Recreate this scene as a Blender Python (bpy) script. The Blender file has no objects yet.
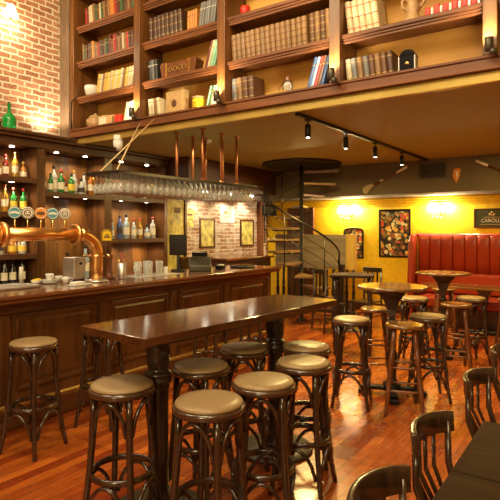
import bpy, math, random
from mathutils import Matrix, Vector
random.seed(7)
PI = math.pi
SC = bpy.context.scene
COL = SC.collection

# ------------------------------------------------------------------ camera, world, exposure, large lights
cam_d = bpy.data.cameras.new('camera'); cam = bpy.data.objects.new('camera', cam_d); COL.objects.link(cam)
cam.location = (0, 0, 1.64); cam.rotation_euler = (PI/2, 0, math.radians(35))
cam_d.sensor_width = 36; cam_d.lens = 515/500*36; cam_d.shift_y = -0.04; cam_d.clip_start = 0.05
SC.camera = cam
SC.view_settings.view_transform = 'Standard'; SC.view_settings.look = 'None'
SC.view_settings.gamma = 1.0; SC.view_settings.exposure = 0.88
SC.view_settings.use_curve_mapping = False
SC.cycles.max_bounces = 7; SC.cycles.diffuse_bounces = 4; SC.cycles.glossy_bounces = 3
SC.cycles.transmission_bounces = 6; SC.cycles.transparent_max_bounces = 24
SC.cycles.sample_clamp_indirect = 3.0; SC.cycles.caustics_refractive = False; SC.cycles.caustics_reflective = False
W = bpy.data.worlds.new('world'); SC.world = W; W.use_nodes = True
W.node_tree.nodes['Background'].inputs[0].default_value = (0.05, 0.035, 0.02, 1)
W.node_tree.nodes['Background'].inputs[1].default_value = 0.3

def light(kind, name, loc, power, color, aim=None, size=0.1, spot=60, blend=0.6, size_y=None):
    d = bpy.data.lights.new(name, kind); d.energy = power; d.color = color
    if kind == 'AREA':
        d.size = size
        if size_y: d.shape = 'RECTANGLE'; d.size_y = size_y
    else: d.shadow_soft_size = size
    if kind == 'SPOT': d.spot_size = math.radians(spot); d.spot_blend = blend
    o = bpy.data.objects.new(name, d); COL.objects.link(o); o.location = loc
    if aim: o.rotation_euler = (Vector(aim)-Vector(loc)).to_track_quat('-Z', 'Y').to_euler()
    return o
WARM = (1.0, 0.80, 0.42); AMBER = (1.0, 0.78, 0.26); NEUT = (1.0, 0.88, 0.62)
# added area fills for the tall front room, above and behind the frame
light('AREA', 'high_fill_light', (-1.6, 0.6, 5.2), 50, NEUT, (-2.6, 2.6, 0), 1.0)
light('AREA', 'high_fill_light', (-4.2, 0.9, 5.2), 55, NEUT, (-4.6, 3.5, 1.2), 1.0)
light('AREA', 'high_fill_light', (0.6, -0.6, 4.9), 55, WARM, (-1.6, 4.4, 3.2), 1.2)
light('AREA', 'rear_fill_light', (-0.2, -2.9, 2.7), 70, WARM, (-2.2, 3.0, 0.6), 1.0)  # added fill behind the camera, brightens the seats under the long table
light('AREA', 'bookcase_wash_light', (-2.6, 2.2, 5.25), 42, WARM, (-2.8, 4.8, 3.6), 2.6, size_y=0.4)
# spots on the rail under the mezzanine, aimed at tables and floor
TRACKX = -2.60
TRACKY = [4.83, 5.75, 6.65, 7.68]
for i, (y, ax, ay) in enumerate(zip(TRACKY, (-2.1, -1.2, -1.9, -1.2), (4.0, 5.0, 6.6, 8.4))):
    light('SPOT', 'rail_spot_light', (TRACKX, y, 2.60), 85, (1, .76, .27), (ax, ay, 0), 0.06, 100, 0.8)
light('AREA', 'mezzanine_fill_light', (-0.7, 7.4, 2.8), 34, (1, .70, .2), (-0.9, 7.4, 0), 1.2)  # added area fill under the low ceiling, not a fitted lamp
light('AREA', 'mezzanine_fill_light', (-3.9, 7.2, 2.8), 52, (1, .76, .26), (-3.9, 6.9, 0), 0.4)  # second added fill, towards the stair

# ------------------------------------------------------------------ mesh helpers
class MB:
    def __init__(s): s.v = []; s.f = []; s.m = []; s.s = []
    def add(s, vs, fs, mi=0, smooth=False, M=None):
        b = len(s.v)
        s.v += [tuple(M @ Vector(p)) if M else tuple(p) for p in vs]
        for f in fs: s.f.append(tuple(b+i for i in f)); s.m.append(mi); s.s.append(smooth)
        return s
    def box(s, x0, x1, y0, y1, z0, z1, mi=0, M=None):
        vs = [(x0,y0,z0),(x1,y0,z0),(x1,y1,z0),(x0,y1,z0),(x0,y0,z1),(x1,y0,z1),(x1,y1,z1),(x0,y1,z1)]
        return s.add(vs, [(3,2,1,0),(4,5,6,7),(0,1,5,4),(1,2,6,5),(2,3,7,6),(3,0,4,7)], mi, False, M)
    def frust(s, z0, a0, b0, z1, a1, b1, mi=0, M=None):
        vs = [(-a0,-b0,z0),(a0,-b0,z0),(a0,b0,z0),(-a0,b0,z0),(-a1,-b1,z1),(a1,-b1,z1),(a1,b1,z1),(-a1,b1,z1)]
        return s.add(vs, [(3,2,1,0),(4,5,6,7),(0,1,5,4),(1,2,6,5),(2,3,7,6),(3,0,4,7)], mi, False, M)
    def lathe(s, prof, seg=16, mi=0, M=None, cap=True, smooth=True):
        vs = []; fs = []
        for r, z in prof:
            for k in range(seg):
                a = 2*PI*k/seg; vs.append((r*math.cos(a), r*math.sin(a), z))
        n = len(prof)
        for i in range(n-1):
            for k in range(seg):
                a = i*seg+k; b = i*seg+(k+1) % seg
                fs.append((a, b, b+seg, a+seg))
        s.add(vs, fs, mi, smooth, M)
        if cap:
            b = len(s.v)-n*seg
            if prof[0][0] > 1e-4: s.f.append(tuple(b+k for k in reversed(range(seg)))); s.m.append(mi); s.s.append(False)
            if prof[-1][0] > 1e-4: s.f.append(tuple(b+(n-1)*seg+k for k in range(seg))); s.m.append(mi); s.s.append(False)
        return s
    def tube(s, pts, rad, seg=8, closed=False, mi=0, M=None, flat=None, smooth=True):
        P_ = [Vector(p) for p in pts]; n = len(P_)
        R = rad if isinstance(rad, (list, tuple)) else [rad]*n
        T = []
        for i in range(n):
            a = P_[(i-1) % n] if (closed or i > 0) else P_[0]
            b = P_[(i+1) % n] if (closed or i < n-1) else P_[-1]
            T.append((b-a).normalized())
        up = Vector((0,0,1)) if abs(T[0].z) < 0.9 else Vector((1,0,0))
        N = (up - T[0]*up.dot(T[0])).normalized(); vs = []
        for i in range(n):
            N = (N - T[i]*N.dot(T[i])).normalized(); B = T[i].cross(N)
            for k in range(seg):
                a = 2*PI*k/seg
                f = flat or (1, 1)
                vs.append(P_[i] + N*(R[i]*f[0]*math.cos(a)) + B*(R[i]*f[1]*math.sin(a)))
        fs = []
        for i in range(n if closed else n-1):
            for k in range(seg):
                a = i*seg+k; b = i*seg+(k+1) % seg; c = ((i+1) % n)*seg
                fs.append((a, b, c+(k+1) % seg, c+k))
        if not closed:
            fs.append(tuple(reversed(range(seg)))); fs.append(tuple((n-1)*seg+k for k in range(seg)))
        return s.add(vs, fs, mi, smooth, M)
    def prism(s, out, z0, z1, mi=0, M=None, smooth=False):
        n = len(out); vs = [(x,y,z0) for x,y in out]+[(x,y,z1) for x,y in out]
        fs = [tuple(reversed(range(n))), tuple(range(n, 2*n))]+[(i,(i+1) % n, n+(i+1) % n, n+i) for i in range(n)]
        return s.add(vs, fs, mi, smooth, M)
    def ball(s, c, r, seg=10, mi=0, sz=1.0):
        pr = [(r*math.sin(PI*i/seg), -r*sz*math.cos(PI*i/seg)) for i in range(seg+1)]
        return s.lathe(pr, seg+2, mi, Matrix.Translation(c), cap=False)

def TR(x=0, y=0, z=0, rz=0, rx=0, ry=0):
    return Matrix.Translation((x,y,z)) @ Matrix.Rotation(rz,4,'Z') @ Matrix.Rotation(ry,4,'Y') @ Matrix.Rotation(rx,4,'X')

def obj(name, mb, mats, parent=None, loc=(0,0,0), rz=0, bevel=0, bseg=2):
    me = bpy.data.meshes.new(name); me.from_pydata(mb.v, [], mb.f)
    if not isinstance(mats, (list, tuple)): mats = [mats]
    for m in mats: me.materials.append(m)
    me.polygons.foreach_set('material_index', mb.m); me.polygons.foreach_set('use_smooth', mb.s)
    me.update()
    o = bpy.data.objects.new(name, me); COL.objects.link(o)
    o.location = loc; o.rotation_euler = (0,0,rz)
    if parent: o.parent = parent
    if bevel:
        b = o.modifiers.new('bevel', 'BEVEL'); b.width = bevel; b.segments = bseg; b.limit_method = 'ANGLE'; b.angle_limit = math.radians(40)
    return o
def tag(o, label, cat, group=None, kind=None):
    o['label'] = label; o['category'] = cat
    if group: o['group'] = group
    if kind: o['kind'] = kind
    return o
def thing(name, label, cat, loc=(0,0,0), rz=0, group=None):
    o = bpy.data.objects.new(name, None); COL.objects.link(o); o.location = loc; o.rotation_euler = (0,0,rz)
    o.empty_display_size = 0.05
    return tag(o, label, cat, group)
def struct(name, mb, m, bevel=0):
    o = obj(name, mb, m, bevel=bevel); o['kind'] = 'structure'; return o
def dup(root, loc, rz=0, label=None, group=None, scale=None, color=None, rot=None):
    r = root.copy(); COL.objects.link(r); r.location = loc
    r.rotation_euler = rot if rot else (0,0,rz)
    if scale: r.scale = scale
    if color: r.color = color
    if label: r['label'] = label
    if group: r['group'] = group
    for ch in list(root.children):
        c = ch.copy(); COL.objects.link(c); c.parent = r
        if color: c.color = color
        for g in ch.children:
            d = g.copy(); COL.objects.link(d); d.parent = c
            if color: d.color = color
    return r
def text_mesh(name, txt, size, m, parent, M, depth=0.001, spacing=1.0):
    cu = bpy.data.curves.new(name, 'FONT'); cu.body = txt; cu.size = size; cu.extrude = depth; cu.align_x = 'CENTER'; cu.align_y = 'CENTER'; cu.space_character = spacing
    t = bpy.data.objects.new('tmp', cu); COL.objects.link(t)
    dg = bpy.context.evaluated_depsgraph_get(); dg.update()
    me = bpy.data.meshes.new_from_object(t.evaluated_get(dg)); bpy.data.objects.remove(t)
    me.transform(M); me.materials.clear(); me.materials.append(m)
    o = bpy.data.objects.new(name, me); COL.objects.link(o); o.parent = parent
    return o

# ------------------------------------------------------------------ materials
def nm(name):
    m = bpy.data.materials.new(name); m.use_nodes = True
    nt = m.node_tree; return m, nt, nt.nodes['Principled BSDF'], nt.nodes, nt.links
def plain(name, col, rough=0.5, metal=0, bump=0, bscale=40, var=0.0, coat=0, emit=None, es=1, trans=0, ior=1.45, sheen=0, alpha=1):
    m, nt, p, N, L = nm(name)
    p.inputs['Base Color'].default_value = (*col, 1); p.inputs['Roughness'].default_value = rough
    p.inputs['Metallic'].default_value = metal; p.inputs['Coat Weight'].default_value = coat
    p.inputs['Transmission Weight'].default_value = trans; p.inputs['IOR'].default_value = ior
    p.inputs['Alpha'].default_value = alpha
    if emit: p.inputs['Emission Color'].default_value = (*emit, 1); p.inputs['Emission Strength'].default_value = es
    if bump or var:
        tc = N.new('ShaderNodeTexCoord'); n = N.new('ShaderNodeTexNoise'); n.inputs['Scale'].default_value = bscale; n.inputs['Detail'].default_value = 5
        L.new(tc.outputs['Object'], n.inputs['Vector'])
        if bump:
            b = N.new('ShaderNodeBump'); b.inputs['Strength'].default_value = bump; b.inputs['Distance'].default_value = 0.01
            L.new(n.outputs['Fac'], b.inputs['Height']); L.new(b.outputs['Normal'], p.inputs['Normal'])
        if var:
            r = N.new('ShaderNodeValToRGB'); r.color_ramp.elements[0].position = 0.3; r.color_ramp.elements[1].position = 0.7
            r.color_ramp.elements[0].color = tuple(c*(1-var) for c in col)+(1,); r.color_ramp.elements[1].color = tuple(min(1, c*(1+var)) for c in col)+(1,)
            L.new(n.outputs['Fac'], r.inputs['Fac']); L.new(r.outputs['Color'], p.inputs['Base Color'])
    return m
def wood(name, c1, c2, axis='Z', rough=0.35, scale=14, stretch=9, bump=0.15, coat=0.0):
    m, nt, p, N, L = nm(name)
    tc = N.new('ShaderNodeTexCoord'); mp = N.new('ShaderNodeMapping'); L.new(tc.outputs['Object'], mp.inputs['Vector'])
    s = [1,1,1]; s['XYZ'.index(axis)] = 1/stretch; mp.inputs['Scale'].default_value = s
    n = N.new('ShaderNodeTexNoise'); n.inputs['Scale'].default_value = scale; n.inputs['Detail'].default_value = 7; n.inputs['Roughness'].default_value = 0.62; n.inputs['Distortion'].default_value = 0.6
    L.new(mp.outputs['Vector'], n.inputs['Vector'])
    r = N.new('ShaderNodeValToRGB'); r.color_ramp.elements[0].position = 0.32; r.color_ramp.elements[1].position = 0.68
    r.color_ramp.elements[0].color = (*c1,1); r.color_ramp.elements[1].color = (*c2,1)
    L.new(n.outputs['Fac'], r.inputs['Fac']); L.new(r.outputs['Color'], p.inputs['Base Color'])
    b = N.new('ShaderNodeBump'); b.inputs['Strength'].default_value = bump; b.inputs['Distance'].default_value = 0.004
    L.new(n.outputs['Fac'], b.inputs['Height']); L.new(b.outputs['Normal'], p.inputs['Normal'])
    p.inputs['Roughness'].default_value = rough; p.inputs['Coat Weight'].default_value = coat; p.inputs['Coat Roughness'].default_value = 0.12
    return m
def bricks(name, c1, c2, mortar, bw, bh, ms, plane='YZ', rough=0.85, bump=1.0, dist=0.045, whit=0.0):
    m, nt, p, N, L = nm(name)
    tc = N.new('ShaderNodeTexCoord'); sp = N.new('ShaderNodeSeparateXYZ'); cb = N.new('ShaderNodeCombineXYZ')
    L.new(tc.outputs['Object'], sp.inputs[0]); L.new(sp.outputs[plane[0]], cb.inputs[0]); L.new(sp.outputs[plane[1]], cb.inputs[1])
    nz = N.new('ShaderNodeTexNoise'); nz.inputs['Scale'].default_value = 7; nz.inputs['Detail'].default_value = 4; L.new(cb.outputs[0], nz.inputs['Vector'])
    va = N.new('ShaderNodeVectorMath'); va.operation = 'MULTIPLY_ADD'; L.new(nz.outputs['Color'], va.inputs[0]); va.inputs[1].default_value = (dist,dist,0); L.new(cb.outputs[0], va.inputs[2])
    br = N.new('ShaderNodeTexBrick'); L.new(va.outputs[0], br.inputs['Vector'])
    br.inputs['Color1'].default_value = (*c1,1); br.inputs['Color2'].default_value = (*c2,1); br.inputs['Mortar'].default_value = (*mortar,1)
    br.inputs['Scale'].default_value = 1; br.inputs['Mortar Size'].default_value = ms; br.inputs['Mortar Smooth'].default_value = 0.4
    br.inputs['Brick Width'].default_value = bw; br.inputs['Row Height'].default_value = bh
    n2 = N.new('ShaderNodeTexNoise'); n2.inputs['Scale'].default_value = 5 if whit else 22; n2.inputs['Detail'].default_value = 6; L.new(cb.outputs[0], n2.inputs['Vector'])
    mx = N.new('ShaderNodeMix'); mx.data_type = 'RGBA'; mx.blend_type = 'MIX' if whit else 'OVERLAY'
    L.new(br.outputs['Color'], mx.inputs[6])
    if whit:
        r = N.new('ShaderNodeValToRGB'); r.color_ramp.elements[0].position = 0.48; r.color_ramp.elements[1].position = 0.62
        r.color_ramp.elements[0].color = (0,0,0,1); r.color_ramp.elements[1].color = (whit,whit,whit,1)
        L.new(n2.outputs['Fac'], r.inputs['Fac']); L.new(r.outputs['Color'], mx.inputs[0]); mx.inputs[7].default_value = (*mortar,1)
    else:
        mx.inputs[0].default_value = 0.75; L.new(n2.outputs['Fac'], mx.inputs[7])
    L.new(mx.outputs[2], p.inputs['Base Color'])
    n3 = N.new('ShaderNodeTexNoise'); n3.inputs['Scale'].default_value = 40; L.new(cb.outputs[0], n3.inputs['Vector'])
    ma = N.new('ShaderNodeMath'); ma.operation = 'MULTIPLY_ADD'; L.new(n3.outputs['Fac'], ma.inputs[0]); ma.inputs[1].default_value = 0.5
    inv = N.new('ShaderNodeMath'); inv.operation = 'SUBTRACT'; inv.inputs[0].default_value = 1; L.new(br.outputs['Fac'], inv.inputs[1]); L.new(inv.outputs[0], ma.inputs[2])
    b = N.new('ShaderNodeBump'); b.inputs['Strength'].default_value = bump; b.inputs['Distance'].default_value = 0.012
    L.new(ma.outputs[0], b.inputs['Height']); L.new(b.outputs['Normal'], p.inputs['Normal'])
    p.inputs['Roughness'].default_value = rough
    return m
def floor_mat():
    m, nt, p, N, L = nm('floor_boards')
    tc = N.new('ShaderNodeTexCoord'); sp = N.new('ShaderNodeSeparateXYZ'); cb = N.new('ShaderNodeCombineXYZ')
    L.new(tc.outputs['Object'], sp.inputs[0]); L.new(sp.outputs['Y'], cb.inputs[0]); L.new(sp.outputs['X'], cb.inputs[1])
    br = N.new('ShaderNodeTexBrick'); L.new(cb.outputs[0], br.inputs['Vector']); br.offset = 0.37; br.offset_frequency = 3
    br.inputs['Color1'].default_value = (0.20,0.028,0.005,1); br.inputs['Color2'].default_value = (0.47,0.115,0.015,1); br.inputs['Mortar'].default_value = (0.07,0.015,0.006,1)
    br.inputs['Scale'].default_value = 1; br.inputs['Mortar Size'].default_value = 0.0016; br.inputs['Brick Width'].default_value = 0.85; br.inputs['Row Height'].default_value = 0.085
    mp = N.new('ShaderNodeMapping'); mp.inputs['Scale'].default_value = (14, 1.2, 1); L.new(tc.outputs['Object'], mp.inputs['Vector'])
    n = N.new('ShaderNodeTexNoise'); n.inputs['Scale'].default_value = 3; n.inputs['Detail'].default_value = 6; L.new(mp.outputs['Vector'], n.inputs['Vector'])
    mx = N.new('ShaderNodeMix'); mx.data_type = 'RGBA'; mx.blend_type = 'OVERLAY'; mx.inputs[0].default_value = 0.55
    L.new(br.outputs['Color'], mx.inputs[6]); L.new(n.outputs['Fac'], mx.inputs[7]); L.new(mx.outputs[2], p.inputs['Base Color'])
    n2 = N.new('ShaderNodeTexNoise'); n2.inputs['Scale'].default_value = 9; n2.inputs['Detail'].default_value = 3; L.new(tc.outputs['Object'], n2.inputs['Vector'])
    r = N.new('ShaderNodeMapRange'); L.new(n2.outputs['Fac'], r.inputs['Value']); r.inputs['To Min'].default_value = 0.16; r.inputs['To Max'].default_value = 0.36; p.inputs['Coat Weight'].default_value = .35; p.inputs['Coat Roughness'].default_value = .14
    L.new(r.outputs[0], p.inputs['Roughness'])
    b = N.new('ShaderNodeBump'); b.inputs['Strength'].default_value = 0.10; b.inputs['Distance'].default_value = 0.006
    L.new(n2.outputs['Fac'], b.inputs['Height']); L.new(b.outputs['Normal'], p.inputs['Normal'])
    return m
def tinted(name, rough=0.5, metal=0, coat=0, trans=0, var=0.25):
    m, nt, p, N, L = nm(name)
    oi = N.new('ShaderNodeObjectInfo'); tc = N.new('ShaderNodeTexCoord'); n = N.new('ShaderNodeTexNoise'); n.inputs['Scale'].default_value = 30
    L.new(tc.outputs['Object'], n.inputs['Vector'])
    mr = N.new('ShaderNodeMapRange'); L.new(n.outputs['Fac'], mr.inputs['Value']); mr.inputs['To Min'].default_value = 1-var; mr.inputs['To Max'].default_value = 1+var
    mx = N.new('ShaderNodeVectorMath'); mx.operation = 'SCALE'; L.new(oi.outputs['Color'], mx.inputs[0]); L.new(mr.outputs[0], mx.inputs['Scale'])
    L.new(mx.outputs[0], p.inputs['Base Color']); p.inputs['Roughness'].default_value = rough; p.inputs['Metallic'].default_value = metal
    p.inputs['Coat Weight'].default_value = coat; p.inputs['Transmission Weight'].default_value = trans
    return m
def collage_mat(name, axis='XZ', scale=15):
    m, nt, p, N, L = nm(name)
    tc = N.new('ShaderNodeTexCoord'); v = N.new('ShaderNodeTexVoronoi'); v.inputs['Scale'].default_value = scale; L.new(tc.outputs['Object'], v.inputs['Vector'])
    r = N.new('ShaderNodeValToRGB'); r.color_ramp.interpolation = 'CONSTANT'
    cs = [(.2,.08,.02),(.75,.12,.04),(.85,.45,.08),(.2,.2,.08),(.9,.75,.4),(.5,.25,.08),(.8,.6,.12),(.35,.12,.06),(.55,.55,.35),(.1,.06,.03)]
    e = r.color_ramp.elements; e[0].color = (*cs[0],1); e[1].position = 0.1; e[1].color = (*cs[1],1)
    for i in range(2, 10): x = e.new(i/10); x.color = (*cs[i],1)
    s = N.new('ShaderNodeSeparateColor'); L.new(v.outputs['Color'], s.inputs[0]); L.new(s.outputs[0], r.inputs['Fac'])
    st = N.new('ShaderNodeMath'); st.operation = 'GREATER_THAN'; L.new(v.outputs['Distance'], st.inputs[0]); st.inputs[1].default_value = 0.62/1.0
    v2 = N.new('ShaderNodeTexVoronoi'); v2.inputs['Scale'].default_value = scale*3; L.new(tc.outputs['Object'], v2.inputs['Vector'])
    mx = N.new('ShaderNodeMix'); mx.data_type = 'RGBA'; mx.blend_type = 'MULTIPLY'; mx.inputs[0].default_value = 0.05
    L.new(r.outputs['Color'], mx.inputs[6]); L.new(v2.outputs['Color'], mx.inputs[7])
    m3 = N.new('ShaderNodeMix'); m3.data_type = 'RGBA'; L.new(st.outputs[0], m3.inputs[0]); L.new(mx.outputs[2], m3.inputs[6]); m3.inputs[7].default_value = (.02,.012,.008,1)
    L.new(m3.outputs[2], p.inputs['Base Color']); p.inputs['Roughness'].default_value = 0.4
    return m

M = {}
M['brick'] = bricks('old_brick', (.38,.15,.075), (.60,.30,.16), (.80,.68,.48), 0.21, 0.080, 0.014)
M['stone'] = bricks('rough_brick', (.30,.13,.07), (.46,.24,.13), (.70,.60,.48), 0.25, 0.075, 0.012, dist=0.06, whit=0.75)
M['floor'] = floor_mat()
M['yellow'] = plain('yellow_plaster', (.88,.58,.012), .7, bump=.12, bscale=12, var=.1)
M['plaster'] = plain('cream_plaster', (.62,.45,.22), .8, bump=.1, bscale=10, var=.05)
M['ceil'] = plain('tan_ceiling_paint', (.37,.385,.16), .75, bump=.12, bscale=14, var=.07)
M['bulk'] = plain('brown_bulkhead_paint', (.14,.105,.06), .75, bump=.3, bscale=60, var=.12)
M['tread'] = wood('stair_tread_wood', (.16,.08,.03), (.32,.18,.08), 'X', .3, 14, 6, .1)
M['column'] = wood('column_wood', (.13,.075,.04), (.26,.17,.10), 'Z', .5, 12, 3, .4)
M['bar'] = wood('bar_wood', (.045,.016,.005), (.15,.058,.016), 'Z', .3, 10, 8)
M['barY'] = wood('bar_wood_long', (.05,.018,.006), (.15,.055,.016), 'Y', .28, 12, 10)
M['top'] = wood('counter_top_wood', (.10,.033,.012), (.22,.075,.026), 'Y', .16, 12, 10, .05, coat=.5)
M['tabletop'] = wood('table_top_wood', (.05,.016,.005), (.10,.034,.010), 'Y', .13, 9, 4, .08, coat=.5)
M['bbwood'] = wood('back_bar_wood', (.055,.018,.005), (.31,.125,.024), 'Z', .4, 7, 6)
M['bbdark'] = wood('back_bar_dark', (.05,.018,.006), (.115,.042,.013), 'Y', .38, 9, 8)
M['case'] = wood('bookcase_wood', (.085,.028,.006), (.21,.080,.017), 'Z', .38, 9, 9)
M['caseX'] = wood('bookcase_wood_long', (.10,.028,.005), (.24,.075,.015), 'X', .5, 9, 12)
M['caseback'] = wood('bookcase_back', (.56,.26,.04), (.70,.36,.07), 'X', .55, 5, 8)
M['bent'] = wood('bentwood_dark', (.022,.010,.005), (.062,.028,.013), 'Z', .25, 20, 6, .05, coat=.5)
M['bentrim'] = wood('bentwood_rim', (.035,.015,.007), (.085,.038,.016), 'X', .25, 20, 6, .05, coat=.5)
M['turned'] = wood('turned_wood', (.09,.026,.008), (.21,.066,.017), 'Z', .3, 18, 7, .08, coat=.3)
M['cushion'] = plain('tan_leatherette', (.29,.19,.09), .36, bump=.08, bscale=60, var=.12)
M['blackwood'] = wood('black_wood', (.014,.009,.006), (.04,.022,.012), 'Z', .28, 18, 7, .05, coat=.4)
M['darktop'] = wood('dark_table_top', (.022,.010,.004), (.045,.020,.008), 'X', .6, 14, 9, .1)
M['gold_top'] = wood('round_top_wood', (.11,.048,.012), (.23,.105,.024), 'X', .18, 12, 8, .05, coat=.6)
M['red'] = plain('red_leather', (.33,.034,.009), .36, bump=.12, bscale=50, var=.12, coat=.2)
M['black'] = plain('black_metal', (.018,.015,.012), .38, .6, bump=.05)
M['steelblk'] = plain('dark_steel', (.05,.04,.032), .35, .8, bump=.1, bscale=30)
M['iron'] = plain('cast_iron', (.10,.085,.06), .4, .6, bump=.2, bscale=50)
M['copper'] = plain('polished_copper', (.95,.53,.19), .3, 1, var=.1, bscale=6)
M['copper2'] = plain('copper_pipe', (.50,.19,.07), .42, .9, var=.15, bscale=20)
M['rail_brass'] = plain('aged_brass', (.45,.28,.08), .42, .8, var=.15)
M['brass'] = plain('brass', (.75,.5,.16), .22, 1, var=.1)
M['chrome'] = plain('brushed_steel', (.66,.62,.55), .38, .85, var=.08, bscale=20)
M['glass'] = plain('clear_glass', (.97,.97,.95), .03, trans=1, ior=1.45)
def clear_glass():
    m, nt, p, N, L = nm('clear_glassware')
    tr = N.new('ShaderNodeBsdfTransparent'); tr.inputs[0].default_value = (.93,.93,.9,1)
    p.inputs['Base Color'].default_value = (.85,.85,.8,1); p.inputs['Roughness'].default_value = .06; p.inputs['Coat Weight'].default_value = .5
    lw = N.new('ShaderNodeLayerWeight'); lw.inputs['Blend'].default_value = .45
    tc = N.new('ShaderNodeTexCoord'); nz = N.new('ShaderNodeTexNoise'); nz.inputs['Scale'].default_value = 90; L.new(tc.outputs['Object'], nz.inputs['Vector'])
    mu = N.new('ShaderNodeMath'); mu.operation = 'MULTIPLY_ADD'; L.new(nz.outputs['Fac'], mu.inputs[0]); mu.inputs[1].default_value = .12; L.new(lw.outputs['Facing'], mu.inputs[2])
    mr = N.new('ShaderNodeMapRange'); L.new(mu.outputs[0], mr.inputs['Value']); mr.inputs['From Min'].default_value = .05; mr.inputs['From Max'].default_value = 1; mr.inputs['To Min'].default_value = .16; mr.inputs['To Max'].default_value = .9
    mx = N.new('ShaderNodeMixShader'); L.new(mr.outputs[0], mx.inputs[0]); L.new(tr.outputs[0], mx.inputs[1]); L.new(p.outputs[0], mx.inputs[2])
    L.new(mx.outputs[0], N['Material Output'].inputs['Surface'])
    return m
M['glass'] = clear_glass()
M['lowspec'] = 0
M['darktop'].node_tree.nodes['Principled BSDF'].inputs['Specular IOR Level'].default_value = .08
M['mirror'] = plain('mirror', (.85,.83,.75), .05, 1)
M['page'] = plain('page_block', (.72,.6,.4), .8, bump=.3, bscale=120)
M['gilt'] = plain('gilt', (.45,.27,.08), .45, .4)
M['cover'] = tinted('book_cover', .45, var=.3)
M['bglass'] = tinted('bottle_glass', .1, coat=.6, trans=.45, var=.05)
M['blabel'] = plain('paper_label', (.78,.70,.52), .6, var=.15, bscale=60)
M['blabel2'] = plain('dark_label', (.05,.035,.03), .5, var=.15)
M['blabel3'] = plain('yellow_label', (.8,.55,.06), .5, var=.15, bscale=50)
M['cap'] = plain('bottle_cap_dark', (.03,.02,.015), .35, var=.1)
M['capr'] = plain('bottle_cap_red', (.45,.04,.02), .35, var=.1)
M['capg'] = plain('bottle_cap_gold', (.7,.45,.1), .3, .7, var=.1)
M['white'] = plain('white_plastic', (.78,.76,.7), .35, var=.04)
M['china'] = plain('white_china', (.8,.77,.7), .2, coat=.5, var=.03)
M['clay'] = plain('stoneware', (.50,.30,.14), .5, bump=.3, bscale=30, var=.25)
M['tan'] = plain('tan_card', (.55,.34,.14), .6, var=.15, bscale=25)
M['teal'] = plain('teal_enamel', (.10,.30,.36), .3, var=.05)
M['orange'] = plain('orange_enamel', (.75,.28,.04), .3, var=.05)
M['cream'] = plain('cream_enamel', (.8,.74,.6), .3, var=.05)
M['brown'] = plain('brown_ink', (.12,.045,.02), .5, var=.05)
M['signgreen'] = plain('olive_sign_board', (.07,.075,.025), .5, var=.15)
M['red_paint'] = plain('red_paint', (.6,.03,.015), .4, var=.1)
M['rope'] = wood('pale_rope', (.5,.33,.15), (.75,.55,.3), 'Z', .8, 60, 3, .5)
M['greywood'] = wood('weathered_boards', (.16,.115,.075), (.32,.25,.17), 'X', .55, 8, 12, .3)
M['yelboard'] = wood('yellow_board', (.45,.26,.05), (.6,.38,.08), 'Z', .5, 10, 8)
M['glow'] = plain('lamp_shade_glow', (.9,.8,.6), .5, emit=(1,.78,.45), es=9, bump=.01)
M['glow2'] = plain('led_disc', (.9,.9,.85), .5, emit=(1,.9,.7), es=14, bump=.01)
M['tank'] = plain('demijohn_green', (.02,.55,.09), .06, trans=.55, coat=.5, var=.05)
M['collage'] = collage_mat('collage_print')
M['oilyellow'] = plain('faded_print', (.55,.45,.12), .4, var=.5, bscale=9)
M['paper'] = plain('white_poster_paper', (.8,.78,.7), .6, var=.08, bscale=12)
M['strip'] = plain('gilded_edge_strip', (.50,.34,.08), .35, .5, var=.2, bscale=3)
M['glitter'] = plain('screen_black', (.01,.01,.012), .15, coat=.3, bump=.01)
# ------------------------------------------------------------------ the room
XW, XR, YB, YF, ZC, ZM = -6.5, 3.2, 10.0, -3.2, 5.4, 2.85
struct('floor', MB().box(XW-.2, XR+.2, YF-.2, YB+.2, -.1, 0), M['floor'])
struct('wall_left', MB().box(XW-.15, XW, YF, 4.6, 0, ZC), M['brick'])
struct('wall_left_rear', MB().box(XW-.15, XW, 4.6, YB, 0, ZM+.4), M['stone'])
struct('wall_back', MB().box(XW-.15, XR, YB, YB+.15, 0, ZM+.4), M['yellow'])
struct('wall_right', MB().box(XR, XR+.15, YF, YB, 0, ZC), M['plaster'])
struct('wall_front', MB().box(XW, XR, YF-.15, YF, 0, ZC), M['plaster'])
struct('ceiling_upper', MB().box(XW-.15, XR+.15, YF-.15, 4.9, ZC, ZC+.1), M['plaster'])
struct('ceiling', MB().box(XW, XR, 4.57, YB, ZM, ZM+.1), M['ceil'])
struct('wall_mezzanine', MB().box(XW, XR, 4.88, 4.98, ZM+.1, ZC), M['caseback'])
b = MB().box(XW, XR, 9.0, 9.98, 2.28, 2.848)
for x in (-5.0, -3.9, -1.9, -.9): b.box(x, x+.025, 8.992, 9.0, 2.3, 2.84)
struct('trim_bulkhead', b, M['bulk'])
struct('trim_soffit', MB().box(XW+.002, -5.65, 6.32, 8.99, 2.36, 2.848), M['bbdark'])
b = MB()
for k in range(4): b.box(-6.3, XR, 9.985-.03*(k+1), 9.998, 2.10+.045*k, 2.145+.045*k)
struct('trim_cornice', b, M['yellow'], .008)
struct('trim_corner_post', MB().box(-6.497, -6.40, 9.55, 9.68, 0, 2.27), M['caseX'], .006)
struct('baseboard_back', MB().box(-5.3, XR, 9.96, 9.998, 0, .16), M['bbdark'], .005)
struct('trim_column', MB().box(XW+.003, -6.22, 4.50, 4.60, 2.9, ZC-.005).box(-6.46, -6.26, 4.485, 4.50, 2.9, ZC-.005), M['column'], .008)
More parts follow.
